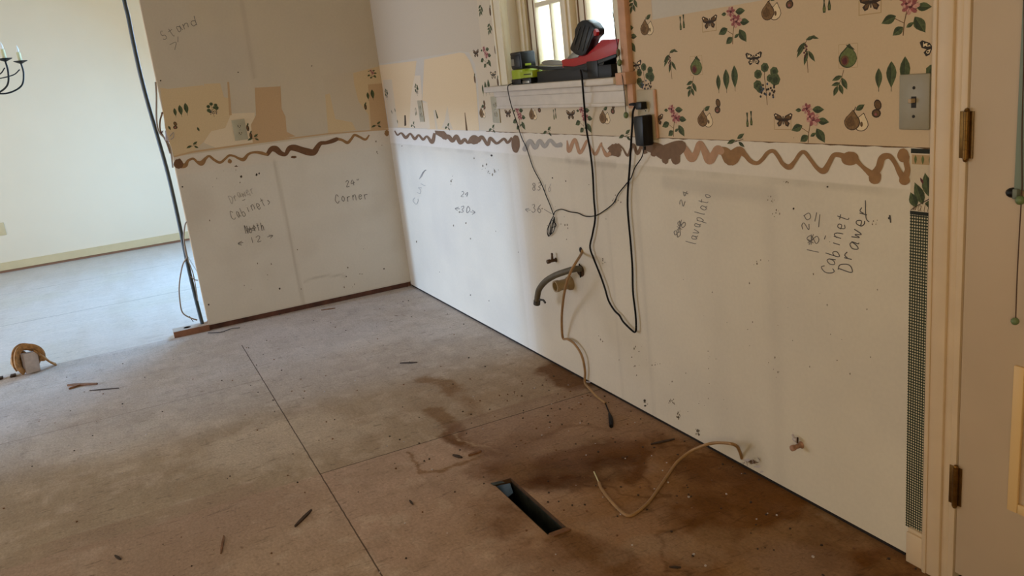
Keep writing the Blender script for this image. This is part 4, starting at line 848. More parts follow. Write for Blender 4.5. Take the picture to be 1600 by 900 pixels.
# stops that step the frame
for x in (OX0 + .046, OX0 + .056, OX1 - .068, OX1 - .056): b.box((x - .003, .060, 1.24), (x + .003, .074, OZ1), M_winpaint, bev=.0015)
b.build('window_frame', win)
M_glass = mat('window_glass', (1, 1, 1), 0.0); bs = M_glass.node_tree.nodes['Principled BSDF']; bs.inputs['Transmission Weight'].default_value = 1; bs.inputs['IOR'].default_value = 1.02
for sx0, sx1, munt in ((OX0 + .044, 2.158, True), (2.232, OX1 - .054, False)):
    s = MB(); st = .075 if not munt else .078
    s.box((sx0, .074, 1.247), (sx0 + st, .105, OZ1 - .052), M_winpaint, bev=.004).box((sx1 - st * .5, .074, 1.247), (sx1, .105, OZ1 - .052), M_winpaint, bev=.004)
    s.box((sx0 + st - .002, .076, 1.247), (sx1 - st * .5 + .002, .104, 1.285), M_winpaint, bev=.003).box((sx0 + st - .002, .076, OZ1 - .1), (sx1 - st * .5 + .002, .104, OZ1 - .052), M_winpaint, bev=.003)
    s.box((sx0 + .02, .070, 1.25), (sx0 + .024, .0745, OZ1 - .055), mat('sash_groove', rgb(120, 96, 70), .7)); s.box((sx0 + st - .012, .071, 1.25), (sx0 + st - .009, .0745, OZ1 - .055), MATS['sash_groove'])
    so = s.build('sash', win)
    if munt:
        g0, g1 = sx0 + st, sx1 - st * .5; s = MB(); xm = g0 + (g1 - g0) * .58
        s.box((xm - .006, .078, 1.285), (xm + .006, .1, OZ1 - .1), M_winpaint, bev=.002)
        for z in (1.512, 1.79): s.box((g0, .079, z - .009), (g1, .099, z + .009), M_winpaint, bev=.002)
        s.build('muntin', so)
    s = MB(); s.box((sx0 + st - .005, .088, 1.28), (sx1 - st * .5 + .005, .091, OZ1 - .095), M_glass); s.build('pane', so)
b = MB(); b.box((1.708, -.018, 1.215), (1.798, 0, 2.15), M_winpaint, bev=.003).box((1.782, -.023, 1.215), (1.796, -.017, 2.15), M_winpaint, bev=.002).box((1.712, -.024, 1.215), (1.728, -.017, 2.15), M_winpaint, bev=.003)
b.box((2.616, -.016, 1.225), (2.650, -.0005, 2.15), M_winpaint, bev=.003).box((1.708, -.0178, OZ1 - .002), (2.66, -.0005, 2.152), M_winpaint, bev=.003); b.build('window_casing', win)
b = MB(); b.box((2.651, -.020, 1.225), (2.690, -.0005, 2.15), M_rawwood, bev=.002).box((2.660, -.012, 1.11), (2.692, -.0005, 1.2), M_rawwood, bev=.002).box((2.641, -.042, 1.188), (2.700, -.0005, 1.226), M_rawwood, bev=.002)
o = b.build('bare_casing', win); o['label'] = 'unpainted pinkish wood strip'
b = MB(); b.box((1.60, -.050, 1.190), (2.640, -.0005, 1.214), M_sill, bev=.006).box((OX0, -.01, 1.190), (OX1, .060, 1.2135), M_sill)
b.build('window_sill', win)
b = MB(); b.box((1.655, -.018, 1.118), (2.655, -.0005, 1.190), M_sill, bev=.003).box((1.650, -.026, 1.168), (2.660, -.016, 1.190), M_sill, bev=.004).box((1.655, -.022, 1.118), (2.655, -.016, 1.130), M_sill, bev=.002); b.build('apron', win)

# ================================================================== THINGS
# ---- outlets and switch
def socket_face(b, u, z, P3, m):
    """P3(du, dz, off) -> world; one receptacle"""
    ring = [P3(u + .0165 * cos(2 * pi * k / 20), z + max(-.0115, min(.0115, .0165 * sin(2 * pi * k / 20))), .0085) for k in range(20)]
    b.prism(ring, Vector(P3(u, z, .0045)) - Vector(P3(u, z, .0085)), m)
    for dx, dz, w, h in ((-.0065, .002, .0034, .010), (.0065, .002, .0034, .008)):
        b.add([P3(u + dx + a * w, z + dz + c * h, .0088) for a, c in ((-.5, -.5), (.5, -.5), (.5, .5), (-.5, .5))], [(0, 1, 2, 3)], M_slot)
    b.add([P3(u + .0026 * cos(a), z - .006 + .0026 * sin(a), .0088) for a in [k * pi / 4 for k in range(8)]], [tuple(range(8))], M_slot)
def outlet(side, u, zc, w, h, label, mplate, group=None):
    if side == 'W': loc = (u, 0, zc); P3 = lambda a, c, o: (a, -o, c)
    else: loc = (0, u, zc); P3 = lambda a, c, o: (o, a, c)
    e = empty('wall_outlet', loc, label, 'outlet', group)
    b = MB(); lo, hi = P3(u - w / 2, zc - h / 2, .0011), P3(u + w / 2, zc + h / 2, .0060); b.box(lo, hi, mplate, bev=.0015); b.build('cover_plate', e)
    for s in (-1, 1):
        b = MB(); socket_face(b, u, zc + s * .0195, P3, mplate); b.build('receptacle', e)
    b = MB(); b.lathe([(.003, 0), (.003, .0012), (.0015, .0018)], P3(u, zc, .006), Vector(P3(u, zc, .01)) - Vector(P3(u, zc, 0)), M_chrome, 10); b.build('screw', e)
    return e
outlet('L', -.875, 1.115, .072, .116, 'grey duplex outlet on the torn partition wall above the wavy adhesive', M_grey)
outlet('W', 1.607, 1.113, .074, .114, 'grey duplex outlet beside the left end of the window apron', M_grey)
e = outlet('W', .640, 1.112, .066, .114, 'pale outlet on the peach torn wallpaper near the room corner', M_grey)
oe = outlet('W', 2.752, 1.088, .098, .158, 'beige outlet right of the window with two plugs in it', M_plate)
b = MB(); b.box((2.795, -.0075, 1.015), (2.805, -.0011, 1.165), M_rawwood, bev=.001); b.build('plate_edge', oe)
e = empty('light_switch', (3.735, 0, 1.113), 'grey single toggle light switch beside the door casing', 'switch')
b = MB(); b.box((3.6975, -.0011, 1.0545), (3.7725, -.0075, 1.1715), M_switch, bev=.003); b.build('cover_plate', e)
b = MB(); b.box((3.729, -.0065, 1.101), (3.741, -.0082, 1.125), M_slot).box((3.731, -.006, 1.112), (3.739, -.021, 1.121), mat('toggle', rgb(176, 150, 116), .4), bev=.001); b.build('toggle', e)
for z in (1.143, 1.083):
    b = MB(); b.lathe([(.0035, 0), (.0035, .001), (.002, .0018)], (3.735, -.0072, z), (0, -1, 0), M_slot, 10); b.build('screw', e)

# ---- chargers on the sill
SZ = 1.2142
e = empty('battery_charger', (1.93, -.01, SZ), 'lime green and black battery charger at left end of the window sill', 'charger')
b = MB(); b.box((1.868, -.040, SZ), (1.975, .032, SZ + .022), M_black, bev=.004).box((1.872, -.038, SZ + .02), (1.972, .030, SZ + .058), M_lime, bev=.005)
b.box((1.945, -.039, SZ + .022), (2.055, .010, SZ + .050), M_lime, bev=.006).box((1.950, -.040, SZ), (2.04, .012, SZ + .023), M_black, bev=.004); b.build('charger_body', e)
b = MB(); b.box((1.985, -.0405, SZ + .034), (2.045, -.0385, SZ + .038), M_black).box((1.972, -.042, SZ + .002), (2.03, -.039, SZ + .012), M_chrome, bev=.0008); b.build('charger_panel', e)
e = empty('battery_pack', (1.92, -.005, SZ + .059), 'black battery pack seated on the lime green charger', 'battery')
b = MB(); b.box((1.872, -.036, SZ + .0585), (1.968, .030, SZ + .124), M_black, bev=.007).box((1.880, -.039, SZ + .066), (1.960, -.034, SZ + .112), M_black, bev=.003); b.build('battery_case', e)
b = MB(); b.box((1.885, -.0395, SZ + .074), (1.910, -.0385, SZ + .100), M_chrome).box((1.9675, -.02, SZ + .07), (1.970, .006, SZ + .078), M_lime).box((1.874, -.037, SZ + .112), (1.966, .028, SZ + .1255), mat('black_gloss', rgb(18, 18, 19), .3, spec=.35), bev=.005); b.build('battery_label', e)
# long black rail
b = MB(); b.box((2.062, -.022, SZ), (2.590, .040, SZ + .042), mat('dark_rail', rgb(30, 28, 26), .5, noise=.08, nscale=30, spec=.3), bev=.003).box((2.062, -.0235, SZ), (2.590, -.020, SZ + .005), M_black).box((2.44, -.024, SZ + .004), (2.51, -.021, SZ + .058), M_black, bev=.001)
o = b.build('tool_case'); origin_to(o, (2.33, 0, SZ)); tag(o, 'long low black plastic case lying on the window sill under the red charger', 'case')
# red charger, tilted on the case
def pp(pts, off): return [W(x, y, off) for x, y in pts]
e = red_charger = empty('rapid_charger', W(915, 106, .0), 'red and black battery charger tilted on the black case', 'charger')
b = MB(); b.prism(pp([(877, 94), (879, 106), (893, 108), (930, 98), (962, 87), (966, 61), (939, 62), (928, 74), (914, 86), (898, 87)], .020), (0, .055, 0), M_red, bev=.003); b.build('charger_body', e)
b = MB(); b.prism(pp([(879, 103), (883, 109), (896, 111), (930, 102), (962, 90), (962, 84), (930, 95), (896, 104)], .0225), (0, .060, 0), M_black, bev=.002)
b.prism(pp([(925, 99), (928, 103), (942, 103), (944, 97)], .02), (0, .05, 0), M_black); b.build('charger_base', e)
b = MB(); b.prism(pp([(889, 87), (897, 80), (908, 83), (902, 90), (885, 93)], .0235), (0, .004, 0), M_chrome, bev=.0015); b.build('cradle_plate', e)
e = empty('battery_pack', W(915, 88, .0), 'large black battery pack leaning on the red charger', 'battery')
b = MB(); b.prism(pp([(890, 74), (897, 57), (897, 47), (902, 36), (908, 32), (916, 31), (924, 36), (931, 46), (931, 55), (924, 62), (920, 73), (914, 85), (907, 88), (899, 86), (890, 78)], .032), (0, .038, 0), M_black, bev=.006); b.build('battery_case', e)
b = MB()
for (xa_, ya_), (xb_, yb_) in (((906, 42), (897, 70)), ((913, 40), (903, 78)), ((920, 42), (910, 80)), ((926, 48), (916, 76))): b.tube([W(xa_, ya_, .0335), W(xb_, yb_, .0335)], .0016, mat('rib_grey', rgb(70, 72, 70), .35), n=6)
b.build('grip_rib', e)
b = MB(); b.prism(pp([(927, 50), (929, 45), (932, 50), (931, 56), (928, 56)], .0345), (0, .012, 0), M_red); b.build('release_button', e)
# knife-like tool
e = empty('folding_knife', W(860, 97, .01), 'grey metal folding knife lying between the two chargers', 'tool')
b = MB(); pts = [(845, 98), (850, 94.5), (860, 93.5), (876, 95), (882, 97), (878, 101), (862, 102.5), (849, 101.5)]
b.prism(pp(pts, .016), (0, .014, 0), M_chrome, bev=.002); b.build('handle', e)
b = MB(); b.prism(pp([(822, 103), (870, 104), (884, 103), (884, 108), (850, 110), (836, 107), (822, 106)], .014), (0, .016, 0), M_black, bev=.0012); b.build('clip', e)

# ---- adapter, plugs and cords
e = adapter = empty('power_adapter', (2.76, -.01, 1.05), 'black block power adapter plugged into the outlet right of the window', 'adapter')
ab = W(1010, 215, .045)
b = MB(); 
b.prism([(2.734, -.010, 1.087), (2.790, -.010, 1.091), (2.787, -.010, .994), (2.741, -.010, .994)], (0, -.040, 0), M_black, bev=.006); b.build('adapter_body', e)
b = MB(); b.lathe([(.005, 0), (.004, .016)], (2.763, -.03, .996), (0, 0, -1), M_black, 10); b.build('strain_relief', e)
e = red_charger
b = MB(); q = Vector((2.748, 0, 1.118)); b.box((2.728, -.009, 1.107), (2.762, -.032, 1.131), M_black, bev=.004); b.tube([(2.734, -.026, 1.121), (2.716, -.031, 1.125), (2.700, -.032, 1.124)], [.0065, .005, .004], M_black, n=8); b.build('plug', e)
pts = [W(907, 110, .028), W(909, 118, .054), W(910, 128, .058), W(913, 165, .040), W(916, 200, .018), W(922, 235, .012), W(926, 270, .010), W(928, 310, .010), W(930, 340, .010), W(926, 365, .012), W(922, 386, .012), W(928, 405, .012), W(938, 430, .012), W(945, 450, .012), W(951, 470, .012), W(960, 485, .012), W(968, 493, .013), W(974, 503, .014), W(986, 515, .014), W(992, 519, .014), W(994, 512, .014), W(993, 490, .012), W(989, 455, .012), W(988, 415, .012), W(985, 375, .012), W(981, 330, .012), W(981, 300, .012), W(984, 260, .014), W(986, 225, .016), W(988, 195, .020), W(989, 175, .026), W(993, 163, .030), Vector((2.708, -.032, 1.124))]
o = cable(pts, .0036, M_cord).build('power_cord', e)
e = adapter
pts = [W(804, 129, .030), W(799, 131, .050), W(794, 134, .057), W(794, 143, .058), W(799, 165, .036), W(807, 190, .014), W(815, 215, .008), W(823, 232, .006), W(833, 262, .006), W(845, 285, .006), W(853, 305, .006), W(860, 322, .006), W(865, 336, .008)]
pts2 = [W(865, 336, .008), W(868, 330, .008), W(877, 327, .007), W(890, 331, .007), W(903, 333, .007), W(915, 338, .007), W(930, 337, .006), W(943, 330, .007), W(958, 318, .007), W(966, 303, .007), W(978, 288, .007), W(986, 278, .018), W(992, 262, .022), W(1003, 245, .024), Vector((2.760, -.030, .990)), Vector((2.763, -.030, .996))]
b = MB(); cable(pts, .0019, M_cord, n=6, mb=b); cable(pts2, .0019, M_cord, n=6, mb=b); b.build('charging_cord', e)
b = MB()
for (dx, dy) in ((0, 0), (3, -2), (-1.5, 1)):
    cable([W(865, 337, .009), W(860 + dx * .3, 347, .010), W(856.5 + dx, 360, .010), W(857.5 + dx * .5, 368 + dy, .010), W(861 + dx, 365 + dy, .011), W(864 + dx, 353, .011), W(866, 339, .010)], .0016, M_cord, n=5, mb=b)
cable([W(863, 344, .010), W(869, 352, .011), W(862, 356, .011)], .0016, M_cord, n=5, mb=b); b.build('bundle', e)
# blind pull cord hung on the right of the window
e = empty('blind_cord', W(968, 95, .03), 'thin dark blind pull cord with green beads at right edge of the window', 'cord')
cable([hit(951, -60, 1, -.03), W(955, 0, .03), W(961, 45, .03), W(966, 80, .03), W(969, 97, .03), W(973, 125, .045), W(976, 150, .04), W(978, 175, .02)], .0013, M_slot, n=5).build('cord', e)
for q, r, o_ in (((968, 98), (.0085, .0085, .011), .03), ((978, 180), (.0085, .0085, .011), .014), ((966, 82), (.007, .007, .012), .03)):
    b = MB(); b.ball(W(*q, o_), r, M_bead if q[1] != 82 else mat('olive_tassel', rgb(90, 88, 62), .6)); b.build('bead', e)
# blind cord at the door glass
e = empty('door_blind_cord', (3.972, -.03, .9), 'brown cord with green balls hanging from a black clip on the door', 'cord')
DC = lambda x, y: W(x, y, .034)
cable([DC(1600, -40), DC(1600, 80), DC(1597, 200), DC(1597, 290), DC(1596, 310), DC(1592, 380), DC(1589, 440), DC(1587, 500)], .0011, mat('brown_cord', rgb(74, 46, 30), .7), n=6).build('cord', e)
for q in ((1594, 313), (1586, 502)):
    b = MB(); b.ball(DC(*q), .0078 if q[1] > 400 else .009, M_bead); b.build('bead', e)
b = MB(); c = W(1582, 301, .020); b.ball(c, (.012, .012, .010), M_black); b.tube([c, (c.x, -.012, c.z)], .005, M_black); b.box((c.x + .008, -.022, c.z - .010), (c.x + .018, -.034, c.z + .010), mat('grey_clip', rgb(112, 118, 104), .5), bev=.002); b.build('clip', e)

# ---- plumbing stubs and hose
e = empty('drain_hose', W(908, 422, 0), 'grey flexible hose curving out of the white wall', 'hose')
hp = [W(908, 421, .002), W(900, 420, .030), W(885, 424, .055), W(868, 430, .075), W(853, 439, .085), W(843, 451, .088), W(840, 462, .088), W(839, 472, .088)]
cable(hp, .0125, M_hose, k=8, n=14).build('hose', e)
b = MB(); t = (hp[-1] - hp[-2]).normalized(); b.lathe([(.0145, -.008), (.0150, .010), (.0115, .010), (.0105, .004)], hp[-1], t, mat('hose_end', rgb(58, 54, 46), .6), 16); b.lathe([(.0112, .0102), (.002, .0104)], hp[-1], t, M_dark, 14)
b.tube([W(843, 468, .086), W(849, 469, .08), W(852, 473, .08)], .0045, MATS['hose_end'], n=8); b.build('hose_clamp', e)
b = MB(); b.lathe([(.024, 0), (.024, .003), (.016, .006), (.016, .010)], (W(908, 423).x, -.0005, W(908, 423).z), (0, -1, 0), M_copper, 18); b.tube([W(905, 412, .006), W(907, 425, .012), W(907, 433, .006)], .003, M_dark); b.build('escutcheon', e)
e = empty('drain_stub', W(888, 442, 0), 'short tan plastic drain pipe stub sticking out below the hose', 'pipe')
c = W(892, 442); c.y = 0
b = MB(); b.lathe([(.029, .0005), (.028, .012), (.022, .020), (.021, .058), (.024, .058), (.024, .074), (.018, .074), (.017, .030)], c, (0, -1, 0), M_pipe, 24); b.build('pipe', e)
b = MB(); b.lathe([(.0175, .055), (.002, .056)], c, (0, -1, 0), M_dark, 20); b.build('bore', e)
e = empty('supply_valve', W(869, 405, 0), 'small dark copper water valve stub left of the hose', 'valve')
c = W(869, 406); c.y = 0
b = MB(); b.lathe([(.010, .0005), (.010, .003), (.0065, .004), (.0065, .030), (.009, .030), (.009, .042), (.006, .044)], c, (0, -1, 0), M_copper, 16); b.build('valve_body', e)
b = MB(); b.tube([c + Vector((-.001, -.018, 0)), c + Vector((.002, -.018, .026))], [.006, .004], M_copper, n=10); b.ball(c + Vector((.002, -.018, .028)), (.007, .004, .006), M_copper); b.build('valve_handle', e)
# tan cable from the wall hole to the floor
e = empty('wall_cable', W(908, 392, 0), 'tan cable hanging from a wall hole down to the floor with dark end', 'cable')
b = MB(); b.lathe([(.013, .0008), (.011, .0025), (.002, .0026)], (W(908, 391).x, 0, W(908, 391).z), (0, -1, 0), M_dark, 14); b.build('wall_hole', e)
ep = G(946, 630, .004)
pts = [W(910, 391, .000), W(908, 397, .015), W(900, 410, .09), W(893, 422, .105), W(886, 440, .11), W(881, 462, .09), W(878, 490, .05), W(878, 515, .03), W(880, 529, .02), W(887, 530, .02), W(898, 538, .02), (W(909, 556, .02)), W(914, 580, .015), W(914, 598, .015), G(922, 608, .012), G(932, 619, .006), ep]
cable(pts, .0052, M_nm, n=8, rx=1.0).build('sheath', e)
b = MB(); cable([ep, G(949, 638, .003), G(953, 648, .003)], .0022, M_cord, mb=b); cable([G(950, 645, .006), G(954, 652, .007), G(955, 666, .006)], [.004] * 14 + [.0065], M_cord, k=7, n=8, mb=b) if False else b.tube([G(952, 646, .006), G(954, 652, .008), G(955, 660, .008), G(955, 666, .007)], [.004, .008, .0085, .007], M_cord); b.build('bare_end', e)
# tan cable lying on the floor from the torn foot of the wall
e = empty('floor_cable', G(1158, 715), 'loose tan cable curving over the stained floor from the wall foot', 'cable')
pts = [W(1159, 716, .000), W(1156, 706, .015), W(1151, 697, .035), W(1140, 693, .06), G(1118, 692, .075), G(1100, 696, .06), G(1080, 705, .030), G(1060, 720, .010), G(1045, 740, .006), G(1030, 762, .005), G(1014, 784, .005), G(996, 800, .005), G(982, 806, .005), G(968, 797, .005), G(953, 781, .005), G(940, 764, .005), G(936, 754, .005)]
cable(pts, .0050, M_nm, n=8, rx=1.0).build('sheath', e)
cable([G(937, 757, .005), G(933, 748, .004), G(928, 737, .006)], .0022, M_ivory, n=6).build('inner_wire', e)
b = MB()
for k in range(22):
    a = W(1163 + random.uniform(-4, 24), 719 + random.uniform(-4, 6) + 0, .002); a.z = max(a.z, .003)
    q = a + Vector((random.uniform(-.02, .03), -random.uniform(.002, .022), random.uniform(-.006, .016))); q.z = max(q.z, .002)
    b.add([a, a + Vector((.006, -.002, .001)), q], [(0, 1, 2)], (M_glued, M_block, M_stickd)[k % 3])
for x, y, r in ((1168, 719, 5), (1176, 722, 6), (1184, 729, 5), (1190, 737, 3), (913, 598, 5), (919, 597, 3.5)): blob(b, x, y, r, r * .5, M_block if r != 6 else M_glued, W, .0012 + random.uniform(0, .0003), .4)
o = b.build('torn_drywall', wr, smooth=False, fix=False)
# capped pipe stub low on the wall
e = empty('water_stub', W(1250, 692, 0), 'small capped water pipe stub with plaster bits low on the wall', 'pipe')
c = W(1252, 692); c.y = 0
b = MB(); b.lathe([(.011, .0005), (.008, .004), (.0065, .005), (.0065, .026), (.0085, .026), (.0085, .036), (.006, .038)], c + Vector((0, 0, -.006)), (0, -1, 0), mat('plastered_pipe', rgb(156, 118, 96), .7, noise=.3, nscale=120), 14); b.build('pipe', e)
b = MB(); b.ball(c + Vector((-.008, -.014, .012)), (.010, .008, .006), M_block, 8); b.tube([c + Vector((-.003, -.012, .0)), c + Vector((-.012, -.016, .018)), c + Vector((-.020, -.012, .020))], .003, M_block); b.tube([c + Vector((0, -.014, .004)), c + Vector((.003, -.016, .022))], .0025, M_copper); b.build('plaster_bits', e)

# ---- conduit and cables at the partition's raw end
e = empty('flexible_conduit', (-.038, -1.372, .004), 'long dark grey conduit rising from the plate at the end of the partition', 'conduit')
XC = -.045
pts = [(-.038, -1.372 + 0, .005), L(318, 512, XC), L(308, 475, XC), L(293, 412, XC), L(277, 335, XC), L(262, 270, XC), L(246, 213, XC), L(232, 165, XC), L(219, 115, XC), L(208, 65, XC), L(200, 25, XC), L(194, 0, XC), L(180, -75, XC), L(165, -170, XC)]
pts[0] = tuple(Vector((L(320, 517, XC).x, L(320, 517, XC).y, .02)))
cable(pts, .0105, M_conduit, n=12).build('conduit_tube', e)
e = empty('loose_cable', (-.03, -1.3, .05), 'thin pale cable looping down beside the conduit at the partition foot', 'cable')
X1 = -.03
b = MB(); cable([L(293, 345, X1), L(289, 352, X1), L(287, 372, X1), L(290, 392, X1), L(292, 402, X1), L(285, 415, X1), L(280, 445, X1), L(281, 470, X1), L(285, 488, X1), L(296, 496, X1), L(308, 500, X1)], .0042, M_nmw, mb=b); b.build('lower_loop', e)
b = MB(); cable([L(288, 385, X1), L(291, 400, X1), L(301, 425, X1), L(306, 450, X1), L(309, 470, X1)], .003, M_nmw, mb=b); cable([L(298, 432, X1), L(304, 437, X1), L(309, 438, X1)], .003, M_nmw, mb=b); cable([L(296, 494, X1), L(302, 503, X1)], .002, M_copper, mb=b); b.build('branch_wire', e)
e = empty('stapled_cable', L(250, 170, X1), 'brown cables bulging from the raw partition edge beside the torn wallpaper', 'cable')
b = MB(); cable([L(243, 128, X1), L(244.5, 150, X1), L(244.5, 185, X1), L(248, 205, X1), L(258, 217, X1), L(266, 232, X1), L(270, 262, X1)], .0048, M_nmw, mb=b); cable([L(254, 175, X1), L(250, 190, X1), L(251, 205, X1), L(260, 222, X1), L(266, 240, X1)], .0046, mat('nm_brown', rgb(128, 104, 80), .6), mb=b); b.build('cable_run', e)
for q in ((253, 177), (252, 207), (262, 221)):
    b = MB()
    for k in range(4): c = L(*q, -.02); b.tube([c, c + Vector((random.uniform(0, .02), random.uniform(-.012, .012), random.uniform(-.012, .012)))], .0018, mat('red_brown_bit', rgb(96, 50, 40), .7))
    b.build('staple', e)
b = MB(); b.prism([L(258, 204, -.012), L(265, 203, -.012), L(267, 218, -.012), L(259, 220, -.012)], (-.02, 0, 0), M_block, bev=.002); cable([L(265, 213, .003), L(271, 207, .006), L(271, 214, .006), L(267, 218, .003)], .002, M_nmw, mb=b); b.build('junction_tab', e)
# thin black tube standing in for the dark gap at the partition foot
b = cable([G(325, 520, .004), G(345, 519, .006), G(360, 514, .006), G(375, 512, .005)], .002, M_cord); o = b.build('foot_gap_line'); origin_to(o, G(350, 517, .004)); tag(o, 'short black strip standing in for the dark gap at the foot of the partition', 'gap')

# ---- block with webbing strap
c = G(50, 582)
e = empty('wood_block', c, 'pale wood block standing on the floor with tan strap looped over it', 'block')
def rz(v, a): return Matrix.Rotation(a, 3, 'Z') @ Vector(v)
T3 = Matrix.Translation(c) @ Matrix.Rotation(radians(28), 4, 'Z') @ Matrix.Rotation(radians(-4), 4, 'X')
b = MB(); b.box((-.012, -.036, .003), (.026, .036, .112), M_block, M=T3, bev=.003); b.build('block_body', e)
b = MB()
for s, (a0, rr, xo) in enumerate(((0, 1.0, -.030), (.3, 1.06, -.045), (.5, .95, -.020), (.2, 1.1, .010))):
    P_ = []
    for k in range(11):
        a = radians(215 - 25 * k + 6 * s); P_.append(T3 @ Vector((xo + .012 * sin(k), .058 * rr * cos(a) - .004, .072 + .066 * rr * sin(a))))
    P_ = [p if p.z > .010 else Vector((p.x, p.y, .010)) for p in P_]
    cable(P_, .017, M_twine, n=8, mb=b, rx=.45)
b.ball(T3 @ Vector((-.052, -.020, .062)), (.036, .052, .058), M_twine, 12)
cable([T3 @ Vector((.012, .035, .118)), T3 @ Vector((.012, .060, .085)), T3 @ Vector((0.01, .090, .040)), T3 @ Vector((0.0, .125, .012))], .006, M_twine, mb=b)
cable([T3 @ Vector((.02, .020, .120)), T3 @ Vector((.03, .045, .090)), T3 @ Vector((.03, .080, .045)), T3 @ Vector((.02, .118, .010))], .006, M_twine, mb=b)
b.build('strap', e)
for q in ((20, 588), (0, 592)):
    b = MB(); w = G(*q, .004); b.box((w.x - .025, w.y - .012, .0005), (w.x + .01, w.y + .014, .012), M_stickd, bev=.003); o = b.build('debris_chip'); origin_to(o, (w.x, w.y, .0005))
    tag(o, 'dark chip on the floor left of the strapped wood block' if q[0] else 'dark chip at the left picture edge near the strapped block', 'debris')

# ---- splinters and debris on the floor
def stick(p0, p1, w, m, label, name='wood_splinter', h=.004, fork=None):
    a, d = G(*p0), G(*p1); t = d - a; n = Vector((-t.y, t.x, 0)).normalized() * w / 2
    b = MB(); pts = [a - n * .5, a + t * .3 - n, a + t * .7 - n * 1.1, d - n * .3, d + n * .4, a + t * .6 + n, a + t * .25 + n * .8, a + n * .3]
    b.prism([Vector((p.x, p.y, .0006)) for p in pts], (0, 0, h), m)
    if fork:
        f = G(*fork); g = a + t * .55; n2 = Vector((-(f - g).y, (f - g).x, 0)).normalized() * w * .35; b.prism([Vector((p.x, p.y, .001)) for p in (g - n2, f - n2 * .4, f + n2 * .4, g + n2)], (0, 0, h), m)
    o = b.build(name, smooth=False); origin_to(o, ((a.x + d.x) / 2, (a.y + d.y) / 2, .0006)); tag(o, label, 'debris'); return o
stick((152, 601), (106, 603), .020, M_stick, 'forked brown wood splinter right of the strapped block', h=.008, fork=(108, 609))
stick((140, 611), (186, 607), .006, M_stickd, 'thin grey splinter just in front of the forked one')
stick((461, 824), (487, 798), .010, M_stickd, 'dark wood splinter left of the long floor seam', h=.006)
stick((180, 869), (189, 875), .008, M_stickd, 'short dark chip near the bottom left of the floor')
stick((345, 866), (350, 838), .006, M_stick, 'thin faint splinter left of the darkest splinter')
stick((625, 568), (652, 567), .010, M_stickd, 'flat dark chip on the bare floor before the partition')
stick((1017, 695), (1054, 687), .010, M_stickd, 'dark splinter on the stained floor behind the curved cable')
stick((708, 712), (722, 716), .012, M_stickd, 'dark flake beside the stain left of the floor hole', h=.005)
stick((732, 713), (752, 706), .012, M_stick, 'brown flake by the stain above the floor hole', h=.006)
stick((1046, 887), (1064, 888), .006, M_stickd, 'small dark splinter at the bottom picture edge')
stick((645, 789), (640, 783), .006, M_stickd, 'tiny dark chip right of the long floor seam')
stick((489, 547), (514, 541), .010, M_stickd, 'dark splinter near the foot of the partition', h=.003) if False else None
stick((502, 485), (524, 482), .012, M_stick, 'loose brown splinter at the foot of the partition')
stick((400, 600), (404, 604), .006, M_stickd, 'tiny chip beside the meeting of two floor seams') if False else None
# crumbs: nobody could count these
b = MB(); rnd = random.Random(3)
for k in range(520):
    if k < 300: x = rnd.uniform(2.0, 4.2); y = -abs(rnd.gauss(0, .42))
    else: x = rnd.uniform(0.3, 3.6); y = -rnd.uniform(.05, 2.4)
    if y < -2.9 or (H[0] - .02 < x < H[1] + .02 and H[2] - .02 < y < H[3] + .02) or y > -.012: continue
    r = rnd.uniform(.0012, .0038); m = (M_stickd, M_stickd, M_stick, M_stickd, M_stick, M_block)[rnd.randrange(6)]; an = rnd.uniform(0, 3)
    P_ = [Vector((x + r * cos(an + j * 2 * pi / 5) * rnd.uniform(.6, 1.6), y + r * sin(an + j * 2 * pi / 5), .0005)) for j in range(5)]
    b.prism(P_, (0, 0, r * .8), m)
o = b.build('floor_crumbs', smooth=False); tag(o, 'scattered plaster crumbs and dark specks over the kitchen subfloor', 'debris', kind='stuff')

# ---- open register hole with duct boot
e = empty('duct_boot', ((H[0] + H[1]) / 2, (H[2] + H[3]) / 2, -.1), 'dark rectangular duct opening cut in the stained floor', 'duct')
b = MB(); z = -.14; x0, x1, y0, y1 = H
V_ = [(x0, y0, -.001), (x1, y0, -.001), (x1, y1, -.001), (x0, y1, -.001), (x0 + .01, y0 + .002, z), (x1 - .02, y0 + .002, z), (x1 - .02, y1 - .002, z), (x0 + .01, y1 - .002, z)]
b.add(V_, [(0, 4, 5, 1), (1, 5, 6, 2), (2, 6, 7, 3), (3, 7, 4, 0), (4, 7, 6, 5)], M_duct); b.build('duct_walls', e, fix=False)
b = MB(); M_cut = mat('stained_cut_wood', rgb(84, 60, 40), .9, noise=.3, nscale=60); b.box((x0, y0, -.016), (x1, y0 + .002, -.0005), M_cut).box((x0, y1 - .002, -.012), (x1, y1, -.0005), M_cut).box((x1 - .003, y0, -.016), (x1, y1, -.0005), M_cut).box((x0, y0, -.016), (x0 + .003, y1, -.0005), M_cut); b.build('cut_edge', e)
b = MB(); b.prism([(x0 + .003, y0 + .004, -.012), (x0 + .07, y0 + .006, -.03), (x0 + .055, y1 - .02, -.026), (x0 + .02, y1 - .012, -.010)], (0, 0, .003), M_bag, bev=.001); o = b.build('plastic_scrap', e); o['label'] = 'light blue plastic scrap'
b = MB(); b.prism([(x0 - .004, y0 - .006, .001), (x0 + .018, y0 - .004, .002), (x0 + .030, y0 + .030, .006), (x0 + .010, y0 + .024, .004)], (0, 0, .0015), M_duct); b.build('bent_tab', e); b = MB(); b.prism([(x1 + .001, y0 + .004, .0008), (x1 + .022, y0 + .010, .0008), (x1 + .020, y1 + .002, .0008), (x1 + .002, y1 - .004, .0008)], (0, 0, .004), M_stick); b.build('splintered_edge', e)

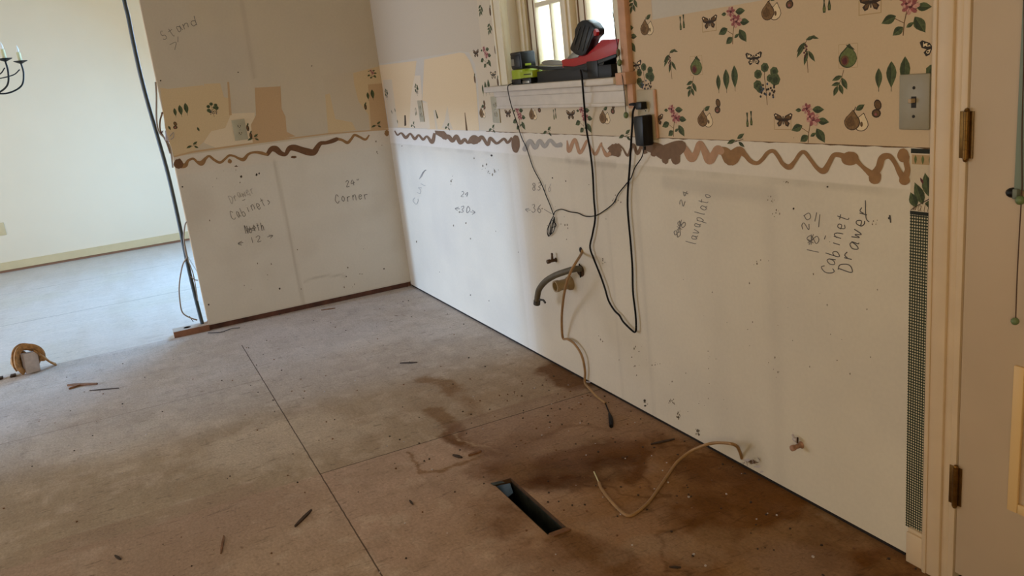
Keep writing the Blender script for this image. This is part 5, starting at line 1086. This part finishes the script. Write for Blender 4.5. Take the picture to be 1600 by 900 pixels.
# ---- chandelier in the dining room (mostly left of the frame)
cc = hit(-32, 110, 0, -1.9); cc = Vector((cc.x, cc.y - .10, 1.60))
e = empty('chandelier', cc, 'black iron candle chandelier at the upper left in the dining room', 'chandelier')
tip = hit(31, 100, 0, -1.9); R_ = (Vector((tip.x, tip.y, 0)) - Vector((cc.x, cc.y, 0))).length / .94
zc = hit(25, 96, 0, -1.9).z
b = MB(); b.lathe([(.008, .78), (.008, .1), (.022, .08), (.012, .02), (.03, -.04), (.034, -.10), (.016, -.16), (.022, -.20), (.006, -.24)], (cc.x, cc.y, zc), (0, 0, 1), M_iron, 16); b.lathe([(.05, .80), (.06, .83), (.06, CEIL - zc)], (cc.x, cc.y, zc), (0, 0, 1), M_iron, 16); b.build('stem', e)
for k in range(6):
    a = radians(50 + 60 * k); ux, uy = cos(a), sin(a); Q = lambda r, z: (cc.x + ux * r, cc.y + uy * r, zc + z)
    b = MB(); cable([Q(.025, -.08), Q(R_ * .30, -.17), Q(R_ * .6, -.205), Q(R_ * .9, -.165), Q(R_ * 1.0, -.08), Q(R_, 0)], .006, M_iron, mb=b)
    cable([Q(.02, .02), Q(R_ * .2, -.06), Q(R_ * .45, -.10), Q(R_ * .8, -.085), Q(R_ * .95, -.05)], .004, M_iron, mb=b); b.lathe([(.004, -.012), (.044, .006), (.046, .010), (.012, .006)], Q(R_, 0), (0, 0, 1), M_iron, 16)
    ao = b.build('arm', e)
    b = MB(); b.lathe([(.0135, .004), (.0135, .068), (.010, .07)], Q(R_, 0), (0, 0, 1), M_ivory, 14); b.build('candle_sleeve', ao)
    b = MB(); b.lathe([(.006, .070), (.010, .082), (.008, .094), (.002, .118)], Q(R_, 0), (0, 0, 1), M_bulbg, 12); b.build('candle_bulb', ao)

# ---- the kitchen's ceiling fixture, out of view
e = empty('ceiling_lamp', (4.7, -3.0, CEIL), 'round white ceiling lamp in the middle of the kitchen ceiling', 'lamp')
b = MB(); b.lathe([(.12, 0), (.12, -.02), (.02, -.03)], (4.7, -3.0, CEIL - .001), (0, 0, 1), M_chrome, 24); b.build('base', e)
# dining outlet at the left edge of the far wall
c = hit(1, 358, 0, BACK); e = empty('dining_outlet', c, 'small white outlet low on the far dining wall at the left edge', 'outlet')
b = MB(); b.box((BACK + .0005, c.y - .036, c.z - .057), (BACK + .006, c.y + .036, c.z + .057), M_base, bev=.0015); b.build('cover_plate', e)
